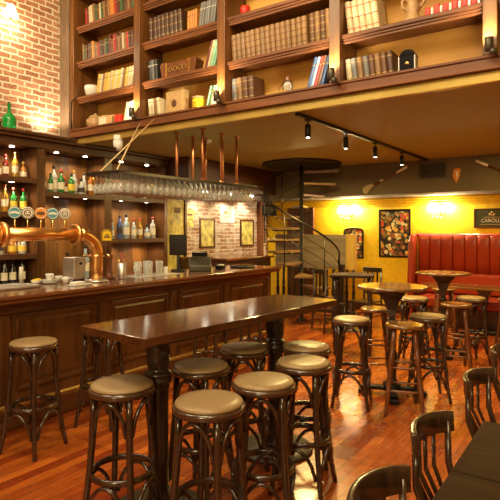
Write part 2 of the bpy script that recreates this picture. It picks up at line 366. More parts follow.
struct('trim_fascia', MB().box(-6.22, XR, 4.47, 4.60, 2.925, 3.04).box(-6.22, XR, 4.455, 4.47, 3.015, 3.04), M['caseX'], .006)
struct('trim_gilded_strip', MB().box(-6.22, XR, 4.52, 4.568, 2.835, 2.924), M['strip'], .006)
d1 = thing('door_1', 'brown wooden door in the yellow back wall behind the spiral stair', 'door', (-5.6, 9.98, 0)); d1['kind'] = 'structure'
b = MB().box(-.26, .26, -.04, 0, 0.005, 2.05)
for z0, z1 in ((.2,.9), (1.05,1.9)): b.box(-.17, .17, -.05, -.04, z0, z1)
obj('door_leaf', b, M['bar'], d1, bevel=.006)
obj('door_frame', MB().box(-.33,-.262,-.06,0,.005,2.13).box(.262,.33,-.06,0,.005,2.13).box(-.262,.262,-.06,0,2.055,2.13), M['caseX'], d1, bevel=.005)
d2 = thing('door_2', 'yellow painted door behind the bar beside the back bar', 'door', (-6.497, 6.72, 0)); d2['kind'] = 'structure'
obj('door_leaf', MB().box(.003, .05, -.3, .36, .005, 2.22), M['oilyellow'], d2, bevel=.005)
obj('door_frame', MB().box(.003,.08,-.38,-.302,.005,2.3).box(.003,.08,.362,.42,.005,2.3).box(.003,.08,-.302,.362,2.225,2.3), M['bar'], d2, bevel=.005)
obj('door_sign', MB().box(.052,.058,.1,.26,1.95,2.05), M['brown'], d2, bevel=.002)

# ------------------------------------------------------------------ bookcase over the mezzanine edge
ORD = ['first','second','third','fourth','fifth','sixth','seventh','eighth','ninth','tenth','eleventh','twelfth','thirteenth','fourteenth','fifteenth','sixteenth','seventeenth','eighteenth','nineteenth','twentieth','twenty-first','twenty-second','twenty-third','twenty-fourth','twenty-fifth','twenty-sixth','twenty-seventh','twenty-eighth']
LV = [3.04, 3.49, 3.98, 4.47, 4.96]
POST = [-6.17, -4.86, -3.52, -2.15, -.79, .57, 1.93, 3.1]
bc = thing('bookcase', 'tall brown wooden bookcase running along the mezzanine edge above the bar', 'bookcase', (-3, 4.7, 3.04))
for i, x in enumerate(POST):
    w = .055 if i not in (0, 7) else .045
    obj('upright', MB().box(x-w+3, x+w+3, -.235, .17, .002, 2.34), M['case'], bc, bevel=.006)
for i in range(7):
    xa, xb = POST[i]+.057+3, POST[i+1]-.057+3
    for k, z in enumerate(LV):
        if k == 0: continue
        zz = z-3.04
        b = MB().box(xa, xb, -.16, .17, zz-.03, zz)
        b.box(xa, xb, -.20, -.16, zz-.036, zz).box(xa, xb, -.185, -.16, zz-.06, zz-.036).box(xa, xb, -.175, -.155, zz-.085, zz-.06)
        obj('shelf', b, M['caseX'], bc, bevel=.006)
    obj('shelf', MB().box(xa, xb, -.13, .17, -.03, 0), M['caseX'], bc)
    obj('back_panel', MB().box(xa, xb, .171, .178, -.03, 2.33), M['caseback'], bc)

# uplights on the fascia under the posts: real small lamps
up0 = thing('shelf_spotlight', 'x', 'lamp', (0,0,0), 0, 'black cylinder uplights on the bookcase edge')
obj('lamp_body', MB().lathe([(.028,0),(.034,.004),(.034,.10),(.030,.104)], 16), M['iron'], up0)
obj('mounting_arm', MB().tube([(0,0,.04),(.03,.0,-.01),(.05,.04,-.03),(.05,.09,-.03)], .011).ball((.03,0,-.01), .03), M['iron'], up0)
wl = ['leftmost black cylinder uplight, under the second bookcase upright', 'black cylinder uplight under the middle bookcase upright, right of the striped tin', 'black cylinder uplight on the bookcase edge beside the leaning blue books', 'black cylinder uplight at far right end of the bookcase edge']
for i, x in enumerate(POST[1:5]):
    o = up0 if i == 0 else dup(up0, (0,0,0))
    o.location = (x+.01, 4.375, 3.045); o['label'] = wl[i]
    light('SPOT', 'shelf_uplight_light', (x+.01, 4.36, 3.16), 15, NEUT, (x+.05, 4.75, 4.1), .03, 140, .9)
    light('SPOT', 'shelf_uplight_light', (x+.01, 4.42, 3.16), 12, NEUT, (x-.5, 4.8, 3.4), .03, 100, .9)

# ---- books
BAYN = {0:'left', 1:'second', 2:'third', 3:'right', 4:'outer'}
SHN = {0:'lowest', 1:'second', 2:'third', 3:'fourth'}
def book_mesh(w, h, d, bands=2):
    b = MB()
    t = .004
    # rounded spine
    out = []
    for k in range(7):
        a = PI*k/6; out.append((-w/2*math.cos(a), -.35*w*math.sin(a)))
    out += [(w/2, .001), (-w/2, .001)]
    b.prism(out[:7], 0, h, 0, smooth=False)
    b.box(-w/2, -w/2+t, 0, d, 0, h, 0); b.box(w/2-t, w/2, 0, d, 0, h, 0)
    b.box(-w/2+t, w/2-t, .001, d-.006, .004, h-.004, 1)
    for q in range(bands):
        z = h*(.18+.64*q/max(1, bands-1)) if bands > 1 else h*.75
        o2 = [(-(w/2+.0006)*math.cos(PI*k/6), -(.35*w+.0012)*math.sin(PI*k/6)-.0004) for k in range(7)]
        b.prism(o2, z-.003, z+.004, 2)
    return b
BM = {}
def get_book(w, h, d, bands, bandmat='gilt'):
    k = (w, h, d, bands, bandmat)
    if k not in BM:
        o = obj('book', book_mesh(w, h, d, bands), [M['cover'], M['page'], M[bandmat]]); BM[k] = o.data; bpy.data.objects.remove(o)
    return BM[k]
COLN = {'dark brown':(.075,.03,.014), 'brown':(.13,.052,.02), 'tan':(.27,.14,.048), 'cream':(.66,.55,.34), 'red':(.45,.035,.02), 'black':(.025,.02,.018),
        'green':(.05,.11,.035), 'orange':(.62,.23,.035), 'blue':(.05,.09,.2), 'grey':(.16,.15,.15), 'maroon':(.16,.025,.018), 'yellow':(.72,.47,.10), 'white':(.75,.7,.58), 'mint':(.25,.5,.33), 'pale blue':(.25,.32,.42)}
def row(bay, lev, x0, cols, w, h, d=.17, lean=0, bands=2, jw=.0, jh=0.0, y=4.585, bandmat='gilt', kind='book', grp=None, desc=''):
    """a row of books from x0 to the right; lean in degrees, positive leans the top to the right"""
    x = x0
    g = grp or 'books on the %s shelf of the %s bookcase bay' % (SHN[lev], BAYN[bay])
    n0 = ROWN.get((bay, lev), 0)
    for i, c in enumerate(cols):
        ww = round(w*(1+jw*(random.random()-.5)), 3); hh = h*(1+jh*(random.random()-.5))
        me = get_book(ww, round(hh, 2), d, bands, bandmat)
        o = bpy.data.objects.new('book', me); COL.objects.link(o)
        a = math.radians(lean)
        lift = (ww/2)*abs(math.sin(a))
        adv = ww/math.cos(a)+.0015
        o.location = (x+adv/2, y+.01*random.random(), LV[lev]+lift+.001); o.rotation_euler = (0, a, 0)
        cc = COLN[c]; f = .85+.3*random.random(); o.color = (cc[0]*f, cc[1]*f, cc[2]*f, 1)
        n = n0+i
        tag(o, '%s %sbook, %s from left, %s shelf up, %s bookcase bay' % (c, desc, ORD[n], SHN[lev], BAYN[bay]), 'book', g)
        x += adv
    ROWN[(bay, lev)] = n0+len(cols)
    return x
ROWN = {}
def rc(pool, n): return [random.choice(pool) for _ in range(n)]
# left bay (x -6.11 .. -4.92)
row(0, 3, -6.02, ['red','maroon','cream','cream','tan','green','brown','cream','green','tan','brown','tan','orange','orange','red','maroon','dark brown','green','dark brown','brown','tan','brown','green','tan'], .042, .27, lean=-4, jw=.3, jh=.15, bands=1)
row(0, 2, -6.09, ['tan','green','brown','dark brown','brown','orange','tan','tan','red','brown','dark brown','brown','green','dark brown','maroon','brown','red','maroon','tan','brown','cream','tan','red','dark brown','brown'], .041, .25, lean=-3, jw=.3, jh=.25, bands=1)
row(0, 1, -5.80, rc(['yellow','yellow','tan','cream'], 14), .05, .27, lean=11, jw=.1, jh=.05, bands=1, bandmat='blabel2', desc='leaning ')
row(0, 0, -5.25, ['cream','white','white','cream'], .048, .27, lean=14, bands=1, bandmat='blabel2', desc='leaning ')
# second bay (-4.80 .. -3.58)
row(1, 3, -4.78, rc(['red','orange','brown','maroon'], 7), .05, .3, bands=1)
row(1, 2, -4.76, ['dark brown']*8, .068, .31, d=.2, lean=-3, jw=.06, bands=3)
row(1, 2, -4.13, ['orange']*4, .038, .25, lean=2, bands=1, bandmat='brown')
row(1, 2, -3.95, ['grey']*6, .038, .3, lean=8, bands=1, bandmat='blabel', desc='leaning ')
row(1, 1, -4.77, ['black','grey','black'], .055, .27, lean=-4, bands=1, bandmat='blabel')
row(1, 1, -3.86, ['maroon','cream','mint','mint'], .034, .33, lean=17, bands=1, desc='leaning ')
row(1, 0, -4.76, ['cream','cream','tan','cream'], .048, .24, lean=-5, bands=2, bandmat='brown')
row(1, 0, -3.84, ['mint','green','cream','white','white'], .028, .26, lean=15, bands=1, desc='leaning ')
# third bay (-3.46 .. -2.21)
row(2, 1, -3.45, ['tan']*15, .062, .31, d=.2, lean=-4, jw=.05, bands=4, bandmat='brown', desc='leather ')
row(2, 1, -2.47, ['brown','tan','brown','tan'], .058, .32, d=.2, lean=-3, bands=4, desc='leather ')
row(2, 0, -3.45, ['grey','tan','brown','brown'], .072, .27, d=.2, lean=-3, bands=3, desc='large ')
row(2, 0, -2.52, ['blue','pale blue','red','brown','blue'], .032, .33, lean=17, jw=.1, bands=1, desc='leaning ')
# right bay (-2.09 .. -.85)
row(3, 1, -2.06, ['cream']*5, .062, .33, d=.2, lean=-7, bands=3, bandmat='red_paint', desc='red-banded ')
row(3, 0, -2.07, ['cream','grey','tan','grey','brown','tan','brown','dark brown'], .056, .23, d=.2, lean=-6, bands=2, bandmat='gilt')

# shelf ornaments
def lath(name, label, cat, loc, prof, m, group=None, seg=18, **k):
    o = obj(name, MB().lathe(prof, seg), M[m], loc=loc, **k); return tag(o, label, cat, group)
lath('stoneware_bowl', 'cream and brown stoneware bowl on the second shelf, left bookcase bay', 'bowl', (-5.98, 4.66, LV[1]+.001), [(.04,0),(.05,.01),(.09,.06),(.105,.13),(.10,.17),(.09,.168),(.08,.10),(.03,.03)], 'china')
t = thing('lidded_jar', 'round tan stoneware jar with a lid and ears, lowest shelf left bay', 'jar', (-5.93, 4.68, LV[0]+.001))
obj('jar_body', MB().lathe([(.07,0),(.09,.01),(.125,.08),(.12,.14),(.085,.17)], 20).tube([(.115,0,.14),(.15,0,.12),(.12,0,.07)], .012).tube([(-.115,0,.14),(-.15,0,.12),(-.12,0,.07)], .012), M['clay'], t)
obj('lid', MB().lathe([(.09,.17),(.088,.185),(.05,.205),(.015,.21),(.022,.23),(.001,.24)], 20), M['clay'], t)
t = thing('document_box', 'open tan cardboard box holding papers on the lowest shelf', 'box', (-5.62, 4.68, LV[0]+.001), .1)
obj('box_body', MB().box(-.13,.13,-.09,-.085,0,.15).box(-.13,.13,.085,.09,0,.15).box(-.13,-.125,-.085,.085,0,.15).box(.125,.13,-.085,.085,0,.15).box(-.125,.125,-.085,.085,0,.005).box(-.11,.02,-.094,-.0905,.02,.13,1), [M['tan'], M['blabel']], t)
obj('papers', MB().box(-.10,.09,-.06,.07,.006,.16, M=TR(ry=.08)), M['page'], t)
o = obj('tin', MB().box(-.05,.05,-.08,.08,0,.13).box(-.03,.03,-.084,-.0801,.03,.10), M['red_paint'], loc=(-5.36,4.66,LV[0]+.001), bevel=.006); tag(o, 'small red tin beside the open cardboard box', 'tin')
# suitcase-like carved tray
t = thing('leather_case', 'brown tooled leather case lying long on the second shelf, second bay', 'case', (-4.28, 4.66, LV[1]+.001), .05)
pr = [(-.25,0),(.25,0),(.285,.17),(.25,.205),(.1,.185),(-.1,.185),(-.25,.205),(-.285,.17)]
obj('case_body', MB().prism([(x,y) for x,y in pr], -.08, .08, M=Matrix.Rotation(PI/2,4,'X')), M['turned'], t, bevel=.01)
obj('strap', MB().box(-.19,-.165,-.084,.0838,-.001+.002,.19).box(.165,.19,-.084,.0838,.001,.19), M['brass'], t)
b = MB()
for x in (-.11, -.03, .05, .11): b.tube([(x+.03*math.cos(a*PI/5), -.086, .10+.028*math.sin(a*PI/5)) for a in range(10)], .005, 5, True)
obj('tooled_ornament', b, M['gilt'], t)
t = thing('wooden_box', 'upright tan box file with a dark round disc on its face', 'box', (-4.37, 4.68, LV[0]+.001), -.1)
obj('box_body', MB().box(-.16,.15,-.05,.06,0,.31), M['tan'], t, bevel=.008)
obj('disc', MB().lathe([(.045,0),(.045,.006),(.036,.009)], 20, M=TR(0,-.0505,.15,rx=PI/2)), M['brown'], t)
t = thing('storage_tin', 'round yellow tin with a printed seal on the lowest shelf', 'tin', (-4.02, 4.68, LV[0]+.001))
obj('tin_body', MB().lathe([(.075,0),(.078,.005),(.078,.15),(.074,.155)], 24), M['yellow'], t)
obj('lid', MB().lathe([(.080,.155),(.080,.18),(.07,.184)], 24), M['tan'], t)
b = MB().tube([(.022*math.cos(a*PI/6), -.0795, .085+.022*math.sin(a*PI/6)) for a in range(12)], .003, 5, True); b.box(-.035,.035,-.082,-.078,.04,.05)
obj('seal', b, M['brown'], t)
t = thing('miner_lantern', 'small rusty oil lantern standing on the lowest shelf, third bay', 'lantern', (-2.78, 4.66, LV[0]+.001))
obj('lantern_base', MB().lathe([(.05,0),(.055,.01),(.05,.05),(.03,.06)], 16), M['turned'], t)
obj('lantern_globe', MB().lathe([(.03,.061),(.045,.09),(.045,.12),(.03,.15)], 16), M['glass'], t)
obj('lantern_top', MB().lathe([(.035,.151),(.045,.16),(.03,.18),(.035,.2),(.02,.215),(.004,.22)], 16), M['turned'], t)
b = MB()
for s in (-1,1): b.tube([(s*.05,0,.03),(s*.058,0,.1),(s*.04,0,.17)], .005, 6)
b.tube([(-.05,0,.16),(-.1,-.01,.1),(-.09,-.02,.03),(-.05,-.02,.02)], .003, 5)
obj('lantern_frame', b, M['black'], t)
o = obj('plank', MB().box(-.3,.3,-.03,.03,0,.022), M['yelboard'], loc=(-2.97, 4.53+.04, LV[0]+.001), bevel=.003); tag(o, 'narrow pale wooden plank lying in front of the lantern', 'board')
o.location.x = -2.82; o.scale = (.42,1,1); o.location.y = 4.52
lath('candle_glass', 'red glass candle holder on the third shelf, third bay', 'candle holder', (-3.3, 4.62, LV[2]+.001), [(.04,0),(.05,.01),(.055,.11),(.05,.12),(.045,.11),(.04,.02)], 'red_paint')
o = obj('book', book_mesh(.05,.34,.24), [M['yellow'],M['page'],M['gilt']], loc=(-2.98, 4.64, LV[2]+.027)); o.rotation_euler=(0, PI/2, 0); tag(o, 'large yellow book lying flat on the third shelf, third bay', 'book')
t = thing('black_tin', 'black domed tin with silver edges alone on the lowest shelf, right bay', 'tin', (-1.49, 4.62, LV[0]+.001))
obj('tin_body', MB().box(-.07,.07,-.05,.05,0,.165).box(-.074,.074,-.054,.054,0,.012).box(-.074,.074,-.054,.054,.153,.165), M['glitter'], t, bevel=.006)
obj('lid', MB().prism([(-.07,.167),(.07,.167),(.055,.195),(.02,.212),(-.02,.212),(-.055,.195)], -.05, .05, M=Matrix.Rotation(PI/2,4,'X')), M['glitter'], t, bevel=.004)
obj('edge_strips', MB().box(-.075,-.068,-.056,-.051,.012,.152).box(.068,.075,-.056,-.051,.012,.152), M['chrome'], t)
obj('crest', MB().lathe([(.018,0),(.018,.004),(.006,.006)], 12, M=TR(0,-.0505,.09,rx=PI/2)), M['brass'], t)
t = thing('carved_figure', 'pale pink carved ornament standing on the second shelf, right bay', 'ornament', (-1.45, 4.62, LV[1]+.001))
obj('ornament_body', MB().lathe([(.09,0),(.095,.02),(.06,.05),(.05,.09),(.065,.14),(.045,.19),(.07,.22),(.085,.25),(.06,.28),(.03,.3),(.001,.31)], 18), M['clay'], t)
for s in (-1,1): obj('scroll', MB().tube([(s*.05,0,.24),(s*.1,0,.22),(s*.095,0,.16),(s*.055,0,.13)], .014, 8), M['clay'], t)
t = thing('folded_cloth', 'red and white checked folded cloth on the second shelf, right bay', 'cloth', (-1.12, 4.62, LV[1]+.001))
b = MB(); w_ = MB()
for i in range(6):
    x = -.2+.075*i
    b.box(x, x+.05, -.1, .12, 0, .075+.012*(i % 2), M=TR(ry=0)); w_.box(x+.0505, x+.0745, -.1, .12, 0, .065)
obj('red_fold', b, M['red_paint'], t, bevel=.01); obj('white_fold', w_, M['china'], t, bevel=.008)
t = thing('electric_cable', 'x', 'cable'); bpy.data.objects.remove(t)
o = obj('power_cable', MB().tube([(-6.14,4.44,3.05),(-6.15,4.44,3.2),(-6.12,4.43,3.42),(-6.0,4.43,3.47)], .01, 6), M['black']); tag(o, 'black cable rising at the left end of the bookcase', 'cable')

# sensor under fascia
t = thing('security_camera', 'white dome security camera hanging below the bookcase edge', 'camera', (-5.28, 4.53, 2.775))
obj('camera_mount', MB().lathe([(.055,.03),(.06,.04),(.055,.104)], 18), M['white'], t)
obj('camera_body', MB().lathe([(.012,-.10),(.05,-.07),(.062,-.03),(.062,.029)], 18), M['white'], t)
obj('lens', MB().ball((0,-.045,-.07), .02, 8), M['glitter'], t)

# ------------------------------------------------------------------ sconces
def sconce(loc, rz, label, arms, power, col, glow_r=.06, shade=True):
    t = thing('wall_sconce', label, 'wall lamp', loc, rz)
    obj('back_plate', MB().lathe([(.05,0),(.055,.008),(.04,.02),(.015,.03)], 16, M=TR(rx=PI/2)), M['brass'], t)
    for s in arms:
        obj('arm', MB().tube([(0,-.02,0),(s*.03,-.08,-.07),(s*.09,-.12,-.08),(s*.13,-.13,-.02),(s*.13,-.13,.02)], .009, 8).lathe([(.03,0),(.034,.01),(.012,.02)], 12, M=TR(s*.13,-.13,.02)), M['brass'], t)
        obj('lamp_shade', MB().lathe([(.05+.03*glow_r*10,0.05),(.075,.08),(.045,.18),(.03,.2)], 18, M=TR(s*.13,-.13,0), cap=False), M['glow'], t)
        w = Matrix.Translation(loc) @ Matrix.Rotation(rz,4,'Z') @ Vector((s*.13,-.045 if glow_r < .1 else -.2,.13 if glow_r < .1 else .0))
        light('POINT', 'sconce_light', w, power, col, size=.04)
    return t
sconce((-2.62, 9.975, 1.94), 0, 'brass two-arm wall sconce glowing above the red bench', (-1,1), 40, (1,.86,.56))
sconce((-4.46, 9.975, 1.94), 0, 'glowing brass wall sconce left of the framed collage poster', (-1,1), 40, (1,.86,.56))
sconce((XW+.002, 3.56, 4.36), PI/2, 'brass two-arm sconce with white shades on the high brick wall', (-1,1), 5, (1,.86,.6), .14)

# ------------------------------------------------------------------ back bar
FX = -6.1
bb = thing('back_bar', 'tall dark wooden back bar with lit bottle bays along the brick wall', 'cabinet', (-6.3, 3, 0))
def lb(x0,x1,y0,y1,z0,z1,b=None): return (b or MB()).box(x0+6.3,x1+6.3,y0-3,y1-3,z0,z1)
BX = XW+.004
obj('base_cabinet', lb(BX, FX+.06, .5, 6.28, .003, .9), M['bar'], bb, bevel=.006)
obj('work_surface', lb(BX, FX+.10, .5, 6.28, .902, .945), M['top'], bb, bevel=.006)
for y in (2.72, 3.94, 5.03): obj('divider', lb(BX, FX+.02, y-.06 if y!=5.03 else y-.07, y+.06 if y!=5.03 else y+.07, .947, 2.70), M['bar'], bb, bevel=.006)
obj('divider', lb(BX, FX+.02, 6.2, 6.28, .947, 2.70), M['bar'], bb, bevel=.006)
obj('divider', lb(BX, FX+.02, .5, .6, .947, 2.70), M['bar'], bb, bevel=.006)
obj('back_panel', lb(BX, BX+.02, .6, 6.2, .947, 2.70), M['bbwood'], bb)
cz = MB(); lb(BX, FX+.03, .5, 4.42, 2.702, 2.80, cz); lb(BX, FX+.10, .5, 4.42, 2.80, 2.84, cz); lb(BX, FX+.14, .5, 4.42, 2.84, 2.88, cz)
lb(BX, FX+.03, 4.42, 6.28, 2.702, 2.80, cz); lb(BX, FX+.10, 4.42, 6.28, 2.80, 2.838, cz)
obj('cornice', cz, M['bbdark'], bb, bevel=.008)
BAYS = {'left': (2.78, 3.88), 'middle': (4.0, 4.96), 'right': (5.10, 6.2)}
SHELF = {'left': [1.33, 1.86, 2.30], 'middle': [2.14], 'right': [1.50, 2.14]}
for n, (a, c) in list(BAYS.items())+[('outer', (.6, 2.66))]:
    for z in SHELF.get(n, SHELF['left']):
        obj('shelf', lb(BX+.021, FX, a+.001, c-.001, z-.045, z), M['bbdark'], bb, bevel=.006)
        if n != 'outer': obj('shelf_lip', lb(FX+.001, FX+.016, a, c, z-.06, z+.008), M['bbdark'], bb, bevel=.004)
# LED pucks
def puck(y, z, label, p=8, x=-6.22):
    o = obj('puck_light', MB().lathe([(.028,-.006),(.03,0)], 14), M['glow2'], loc=(x, y, z)); tag(o, label, 'light', 'puck lights in the back bar')
    light('SPOT', 'puck_light_light', (x, y, z-.012), p, (1,.84,.6), (x-.03, y, z-1), .02, 150, .5)
for n, zz in (('left', (2.70, 2.255, 1.815)), ('middle', (2.70, 2.095)), ('right', (2.70, 2.095, 1.455))):
    a, c = BAYS[n]
    for iz, z in enumerate(zz):
        for q, f in (('left', .27), ('right', .76)):
            puck(a+(c-a)*f, z-.001, 'small round puck light, %s one at the %s of the %s bar bay' % (q, ('top','second level','third level')[iz], n))

# bottles
BT = {
 'tall': ([(.036,0),(.038,.01),(.038,.19),(.030,.215),(.014,.235),(.013,.30)], (.0385,.07,.15), (.0145,.285,.315)),
 'squat': ([(.048,0),(.05,.012),(.05,.12),(.035,.15),(.015,.165),(.014,.2)], (.0505,.035,.10), (.019,.195,.235)),
 'spirit': ([(.036,0),(.039,.01),(.040,.17),(.034,.195),(.014,.215),(.014,.27)], (.0405,.05,.14), (.017,.26,.295)),
 'wine': ([(.036,0),(.038,.01),(.038,.18),(.028,.215),(.0145,.24),(.0145,.30)], (.0385,.06,.15), (.0155,.25,.305)),
}
BCOL = {'clear':(.72,.72,.66), 'amber':(.55,.2,.03), 'dark red':(.28,.02,.015), 'green':(.03,.28,.05), 'black':(.015,.012,.01), 'blue':(.12,.2,.55), 'golden':(.65,.34,.04), 'pale blue':(.5,.62,.7)}
BP = {}
def bottle(kind, col, lab, capm, loc, label, group, sc=1.0):
    k = (kind, lab, capm)
    if k not in BP:
        pr, lb_, cp = BT[kind]
        t = thing('bottle', 'x', 'bottle', (0,0,0))
        obj('bottle_glass', MB().lathe(pr, 12), M['bglass'], t)
        obj('label', MB().lathe([(lb_[0],lb_[1]),(lb_[0],lb_[2])], 12, cap=False), M[lab], t)
        obj('cap', MB().lathe([(cp[0],cp[1]),(cp[0],cp[2]),(cp[0]*.7,cp[2]+.003)], 10), M[capm], t)
        BP[k] = t; o = t
        c = BCOL[col]; 
        for ch in o.children: ch.color = (*c, 1)
        o.location = loc; o.scale = (sc,sc,sc); o['label'] = label; o['group'] = group
    else:
        o = dup(BP[k], loc, 0, label, group, (sc,sc,sc), (*BCOL[col],1))
    return o
def bottles(bay, z, x, spec, y0, y1, shelfname):
    n = len(spec)
    for i, (kd, c, l, cp, s) in enumerate(spec):
        y = y0+(y1-y0)*(i+.5)/n
        bottle(kd, c, l, cp, (x+(.024 if i % 2 else -.024)*(1 if (y1-y0)/n < .11 else .3), y, z+.001), '%s %s bottle, %s from left, %s of the %s bar bay' % (c, {'tall':'slim','squat':'squat','spirit':'spirit','wine':'wine'}[kd], ORD[i], shelfname, bay), 'bottles on the %s of the %s bar bay' % (shelfname, bay), s)
L1, L2, L3 = 'blabel', 'blabel2', 'blabel3'
# left bay visible y 3.35..3.88
bottles('left', 2.30, -6.26, [('spirit','clear',L1,'cap',.9),('squat','amber',L1,'cap',1.05),('squat','amber',L1,'cap',1),('squat','amber',L1,'capg',1.05),('spirit','dark red',L1,'capr',1.0),('tall','golden',L1,'capg',1.05),('squat','amber',L1,'capg',.95)], 3.02, 3.86, 'top shelf')
bottles('left', 1.86, -6.26, [('spirit','clear',L1,'cap',1),('spirit','amber',L1,'cap',1),('spirit','clear',L1,'capr',1.0),('spirit','clear',L2,'cap',1.0),('spirit','clear',L1,'cap',1),('tall','golden',L1,'capr',1.1),('spirit','green',L3,'capr',1.08),('spirit','green',L3,'capr',1.08)], 2.84, 3.86, 'second shelf')
bottles('left', 1.33, -6.26, [('spirit','dark red',L1,'cap',1),('spirit','clear',L1,'cap',1),('squat','clear',L3,'capg',1.0),('squat','golden',L1,'cap',1.0),('spirit','clear',L2,'cap',1),('squat','amber',L3,'capg',1.1),('squat','clear',L3,'cap',1.1)], 2.84, 3.86, 'third shelf')
bottles('left', .945, -6.2, [('wine','dark red',L2,'capr',1),('wine','dark red',L1,'cap',1),('wine','black',L1,'cap',1),('wine','blue',L1,'cap',1.0),('wine','dark red',L3,'capr',1),('wine','black',L1,'cap',1.08),('wine','black',L1,'cap',1.08),('wine','black',L1,'cap',1.1)], 2.84, 3.80, 'work surface')
bottles('middle', 2.14, -6.22, [('tall','amber',L1,'capr',1.0),('spirit','green',L1,'cap',.9),('spirit','clear',L1,'cap',1.3),('spirit','green',L1,'capr',1.1),('squat','dark red',L1,'capr',1),('spirit','green',L3,'cap',1.0),('spirit','clear',L1,'capg',1.15),('squat','clear',L2,'cap',1.0),('tall','clear',L1,'cap',1.0),('tall','amber',L1,'cap',1.05),('tall','golden',L1,'capg',1.0)], 4.03, 4.93, 'upper shelf')
bottles('right', 1.50, -6.22, [('spirit','pale blue',L1,'cap',1.0),('tall','blue',L2,'cap',1.15),('spirit','pale blue',L1,'cap',1.3),('spirit','clear',L1,'capr',1.05),('spirit','golden',L1,'capr',1.1),('squat','pale blue',L1,'cap',1.0),('spirit','clear',L1,'capr',1.2)], 5.15, 6.15, 'lower shelf')
bottles('right', 2.14, -6.24, [('squat','clear',L1,'capr',1),('spirit','clear',L1,'cap',.95),('spirit','pale blue',L1,'capr',.95),('spirit','dark red',L1,'cap',.95),('tall','clear',L1,'cap',.9),('tall','golden',L1,'capg',.9)], 5.15, 6.15, 'upper shelf')
bottle('tall','pale blue',L1,'cap',(-6.2,4.72,.946),'pale blue slim bottle standing behind the copper elbow','bottles on the work surface of the middle bar bay',1.5)
bottle('spirit','amber',L1,'cap',(-6.2,4.42,.946),'amber spirit bottle behind the copper beer pipe, middle bar bay','bottles on the work surface of the middle bar bay',1.3)
# green demijohn etc on top
t = thing('demijohn', 'big green glass bottle on top of the back bar before the brick wall', 'bottle', (-6.20, 3.57, 2.881))
obj('bottle_glass', MB().lathe([(.07,0),(.082,.015),(.085,.15),(.075,.19),(.03,.23),(.02,.25),(.02,.33),(.026,.332),(.026,.345)], 20), M['tank'], t)
obj('stopper', MB().lathe([(.016,.3455),(.02,.36),(.012,.37)], 12), M['cap'], t)
t = thing('dark_flask', 'small dark flask at left edge on top of the back bar', 'bottle', (-6.2, 3.42, 2.881))
obj('flask_body', MB().lathe([(.04,0),(.045,.01),(.045,.09),(.015,.12),(.014,.15)], 14), M['glitter'], t); obj('cap', MB().lathe([(.017,.151),(.017,.17)], 10), M['cap'], t)
lath('white_dome', 'small white dome on top of the back bar, right of the green bottle', 'ornament', (-6.04, 3.84, 2.881), [(.055,0),(.052,.02),(.035,.04),(.001,.05)], 'china')

t = thing('brick_uplight', 'small round uplight on top of the back bar by the column', 'light', (-6.3, 4.22, 2.881))
obj('lamp_body', MB().lathe([(.03,0),(.034,.004),(.034,.03)], 14), M['iron'], t)
obj('lamp_face', MB().lathe([(.026,.0305),(.024,.034)], 14), M['glow2'], t)
light('SPOT', 'brick_uplight_light', (-6.3, 4.22, 2.93), 22, NEUT, (-6.42, 4.22, 3.8), .03, 130, .8)
# ------------------------------------------------------------------ bar counter
CX = -4.05
ct = thing('bar_counter', 'long dark wooden bar counter with raised panels and polished top', 'counter', (-4.3, 3, 0))
def lc(x0,x1,y0,y1,z0,z1,b=None): return (b or MB()).box(x0+4.3,x1+4.3,y0-3,y1-3,z0,z1)
obj('counter_body', lc(-4.40, CX, -1.5, 6.2, .10, 1.04), M['bar'], ct, bevel=.005)
obj('plinth', lc(-4.36, CX-.06+.10, -1.5, 6.19, .003, .16), M['barY'], ct, bevel=.006)
b = MB(); lc(-4.6, -3.85, -1.5, 6.3, 1.085, 1.12, b); lc(-4.58, -3.87, -1.5, 6.28, 1.05, 1.085, b)
obj('countertop', b, M['top'], ct, bevel=.012, bseg=3)
b = MB(); lc(CX+.001, CX+.03, -1.5, 6.22, .95, 1.048, b); lc(CX+.031, CX+.05, -1.5, 6.24, 1.0, 1.048, b)
obj('frieze_moulding', b, M['barY'], ct, bevel=.008)
for i in range(8):
    y0 = -.62+i*.985-.0
    y0 = 2.40+(i-3)*.985; y1 = y0+.78
    if y0 < -1.5 or y1 > 6.25: continue
    # raised panel: moulded frame and bevelled field
    M4 = Matrix(((0,0,1,CX+4.3+.001),(1,0,0,(y0+y1)/2-3),(0,1,0,.62),(0,0,0,1)))
    hw, hh = (y1-y0)/2, .30
    p = MB().frust(0, hw-.04, hh-.04, .008, hw-.06, hh-.06, M=M4)
    f = MB()
    for s in (-1,1):
        f.box(-hw, hw, s*hh-.018, s*hh+.018, 0, .013, M=M4); f.box(s*hw-.014, s*hw+.014, -hh+.0185, hh-.0185, 0, .013, M=M4)
    pn = obj('panel', p, M['bar'], ct, bevel=.003); obj('panel_moulding', f, M['barY'], pn, bevel=.007)
for i in range(9):
    y = 2.30+(i-3.5+.5)*.985-.0
    y = 2.29+(i-3)*.985
    if -1.5 < y < 6.25: obj('pilaster', lc(CX+.001, CX+.022, y-.045, y+.045, .17, .945), M['bar'], ct, bevel=.005)
t = thing('foot_rail', 'brass foot rail along the base of the bar counter', 'rail', (CX, 3, 0))
obj('rail', MB().tube([(.16,-4.4,.24),(.16,3.15,.24)], .022, 12), M['rail_brass'], t)
for y in (-4, -2.6, -1.2, .3, 1.7, 3.0): obj('bracket', MB().tube([(.16,y,.24),(.10,y,.16),(.095,y,.10)], .012, 8).tube([(.16,y,.24),(.055,y,.25)], .01, 8), M['brass'], t)

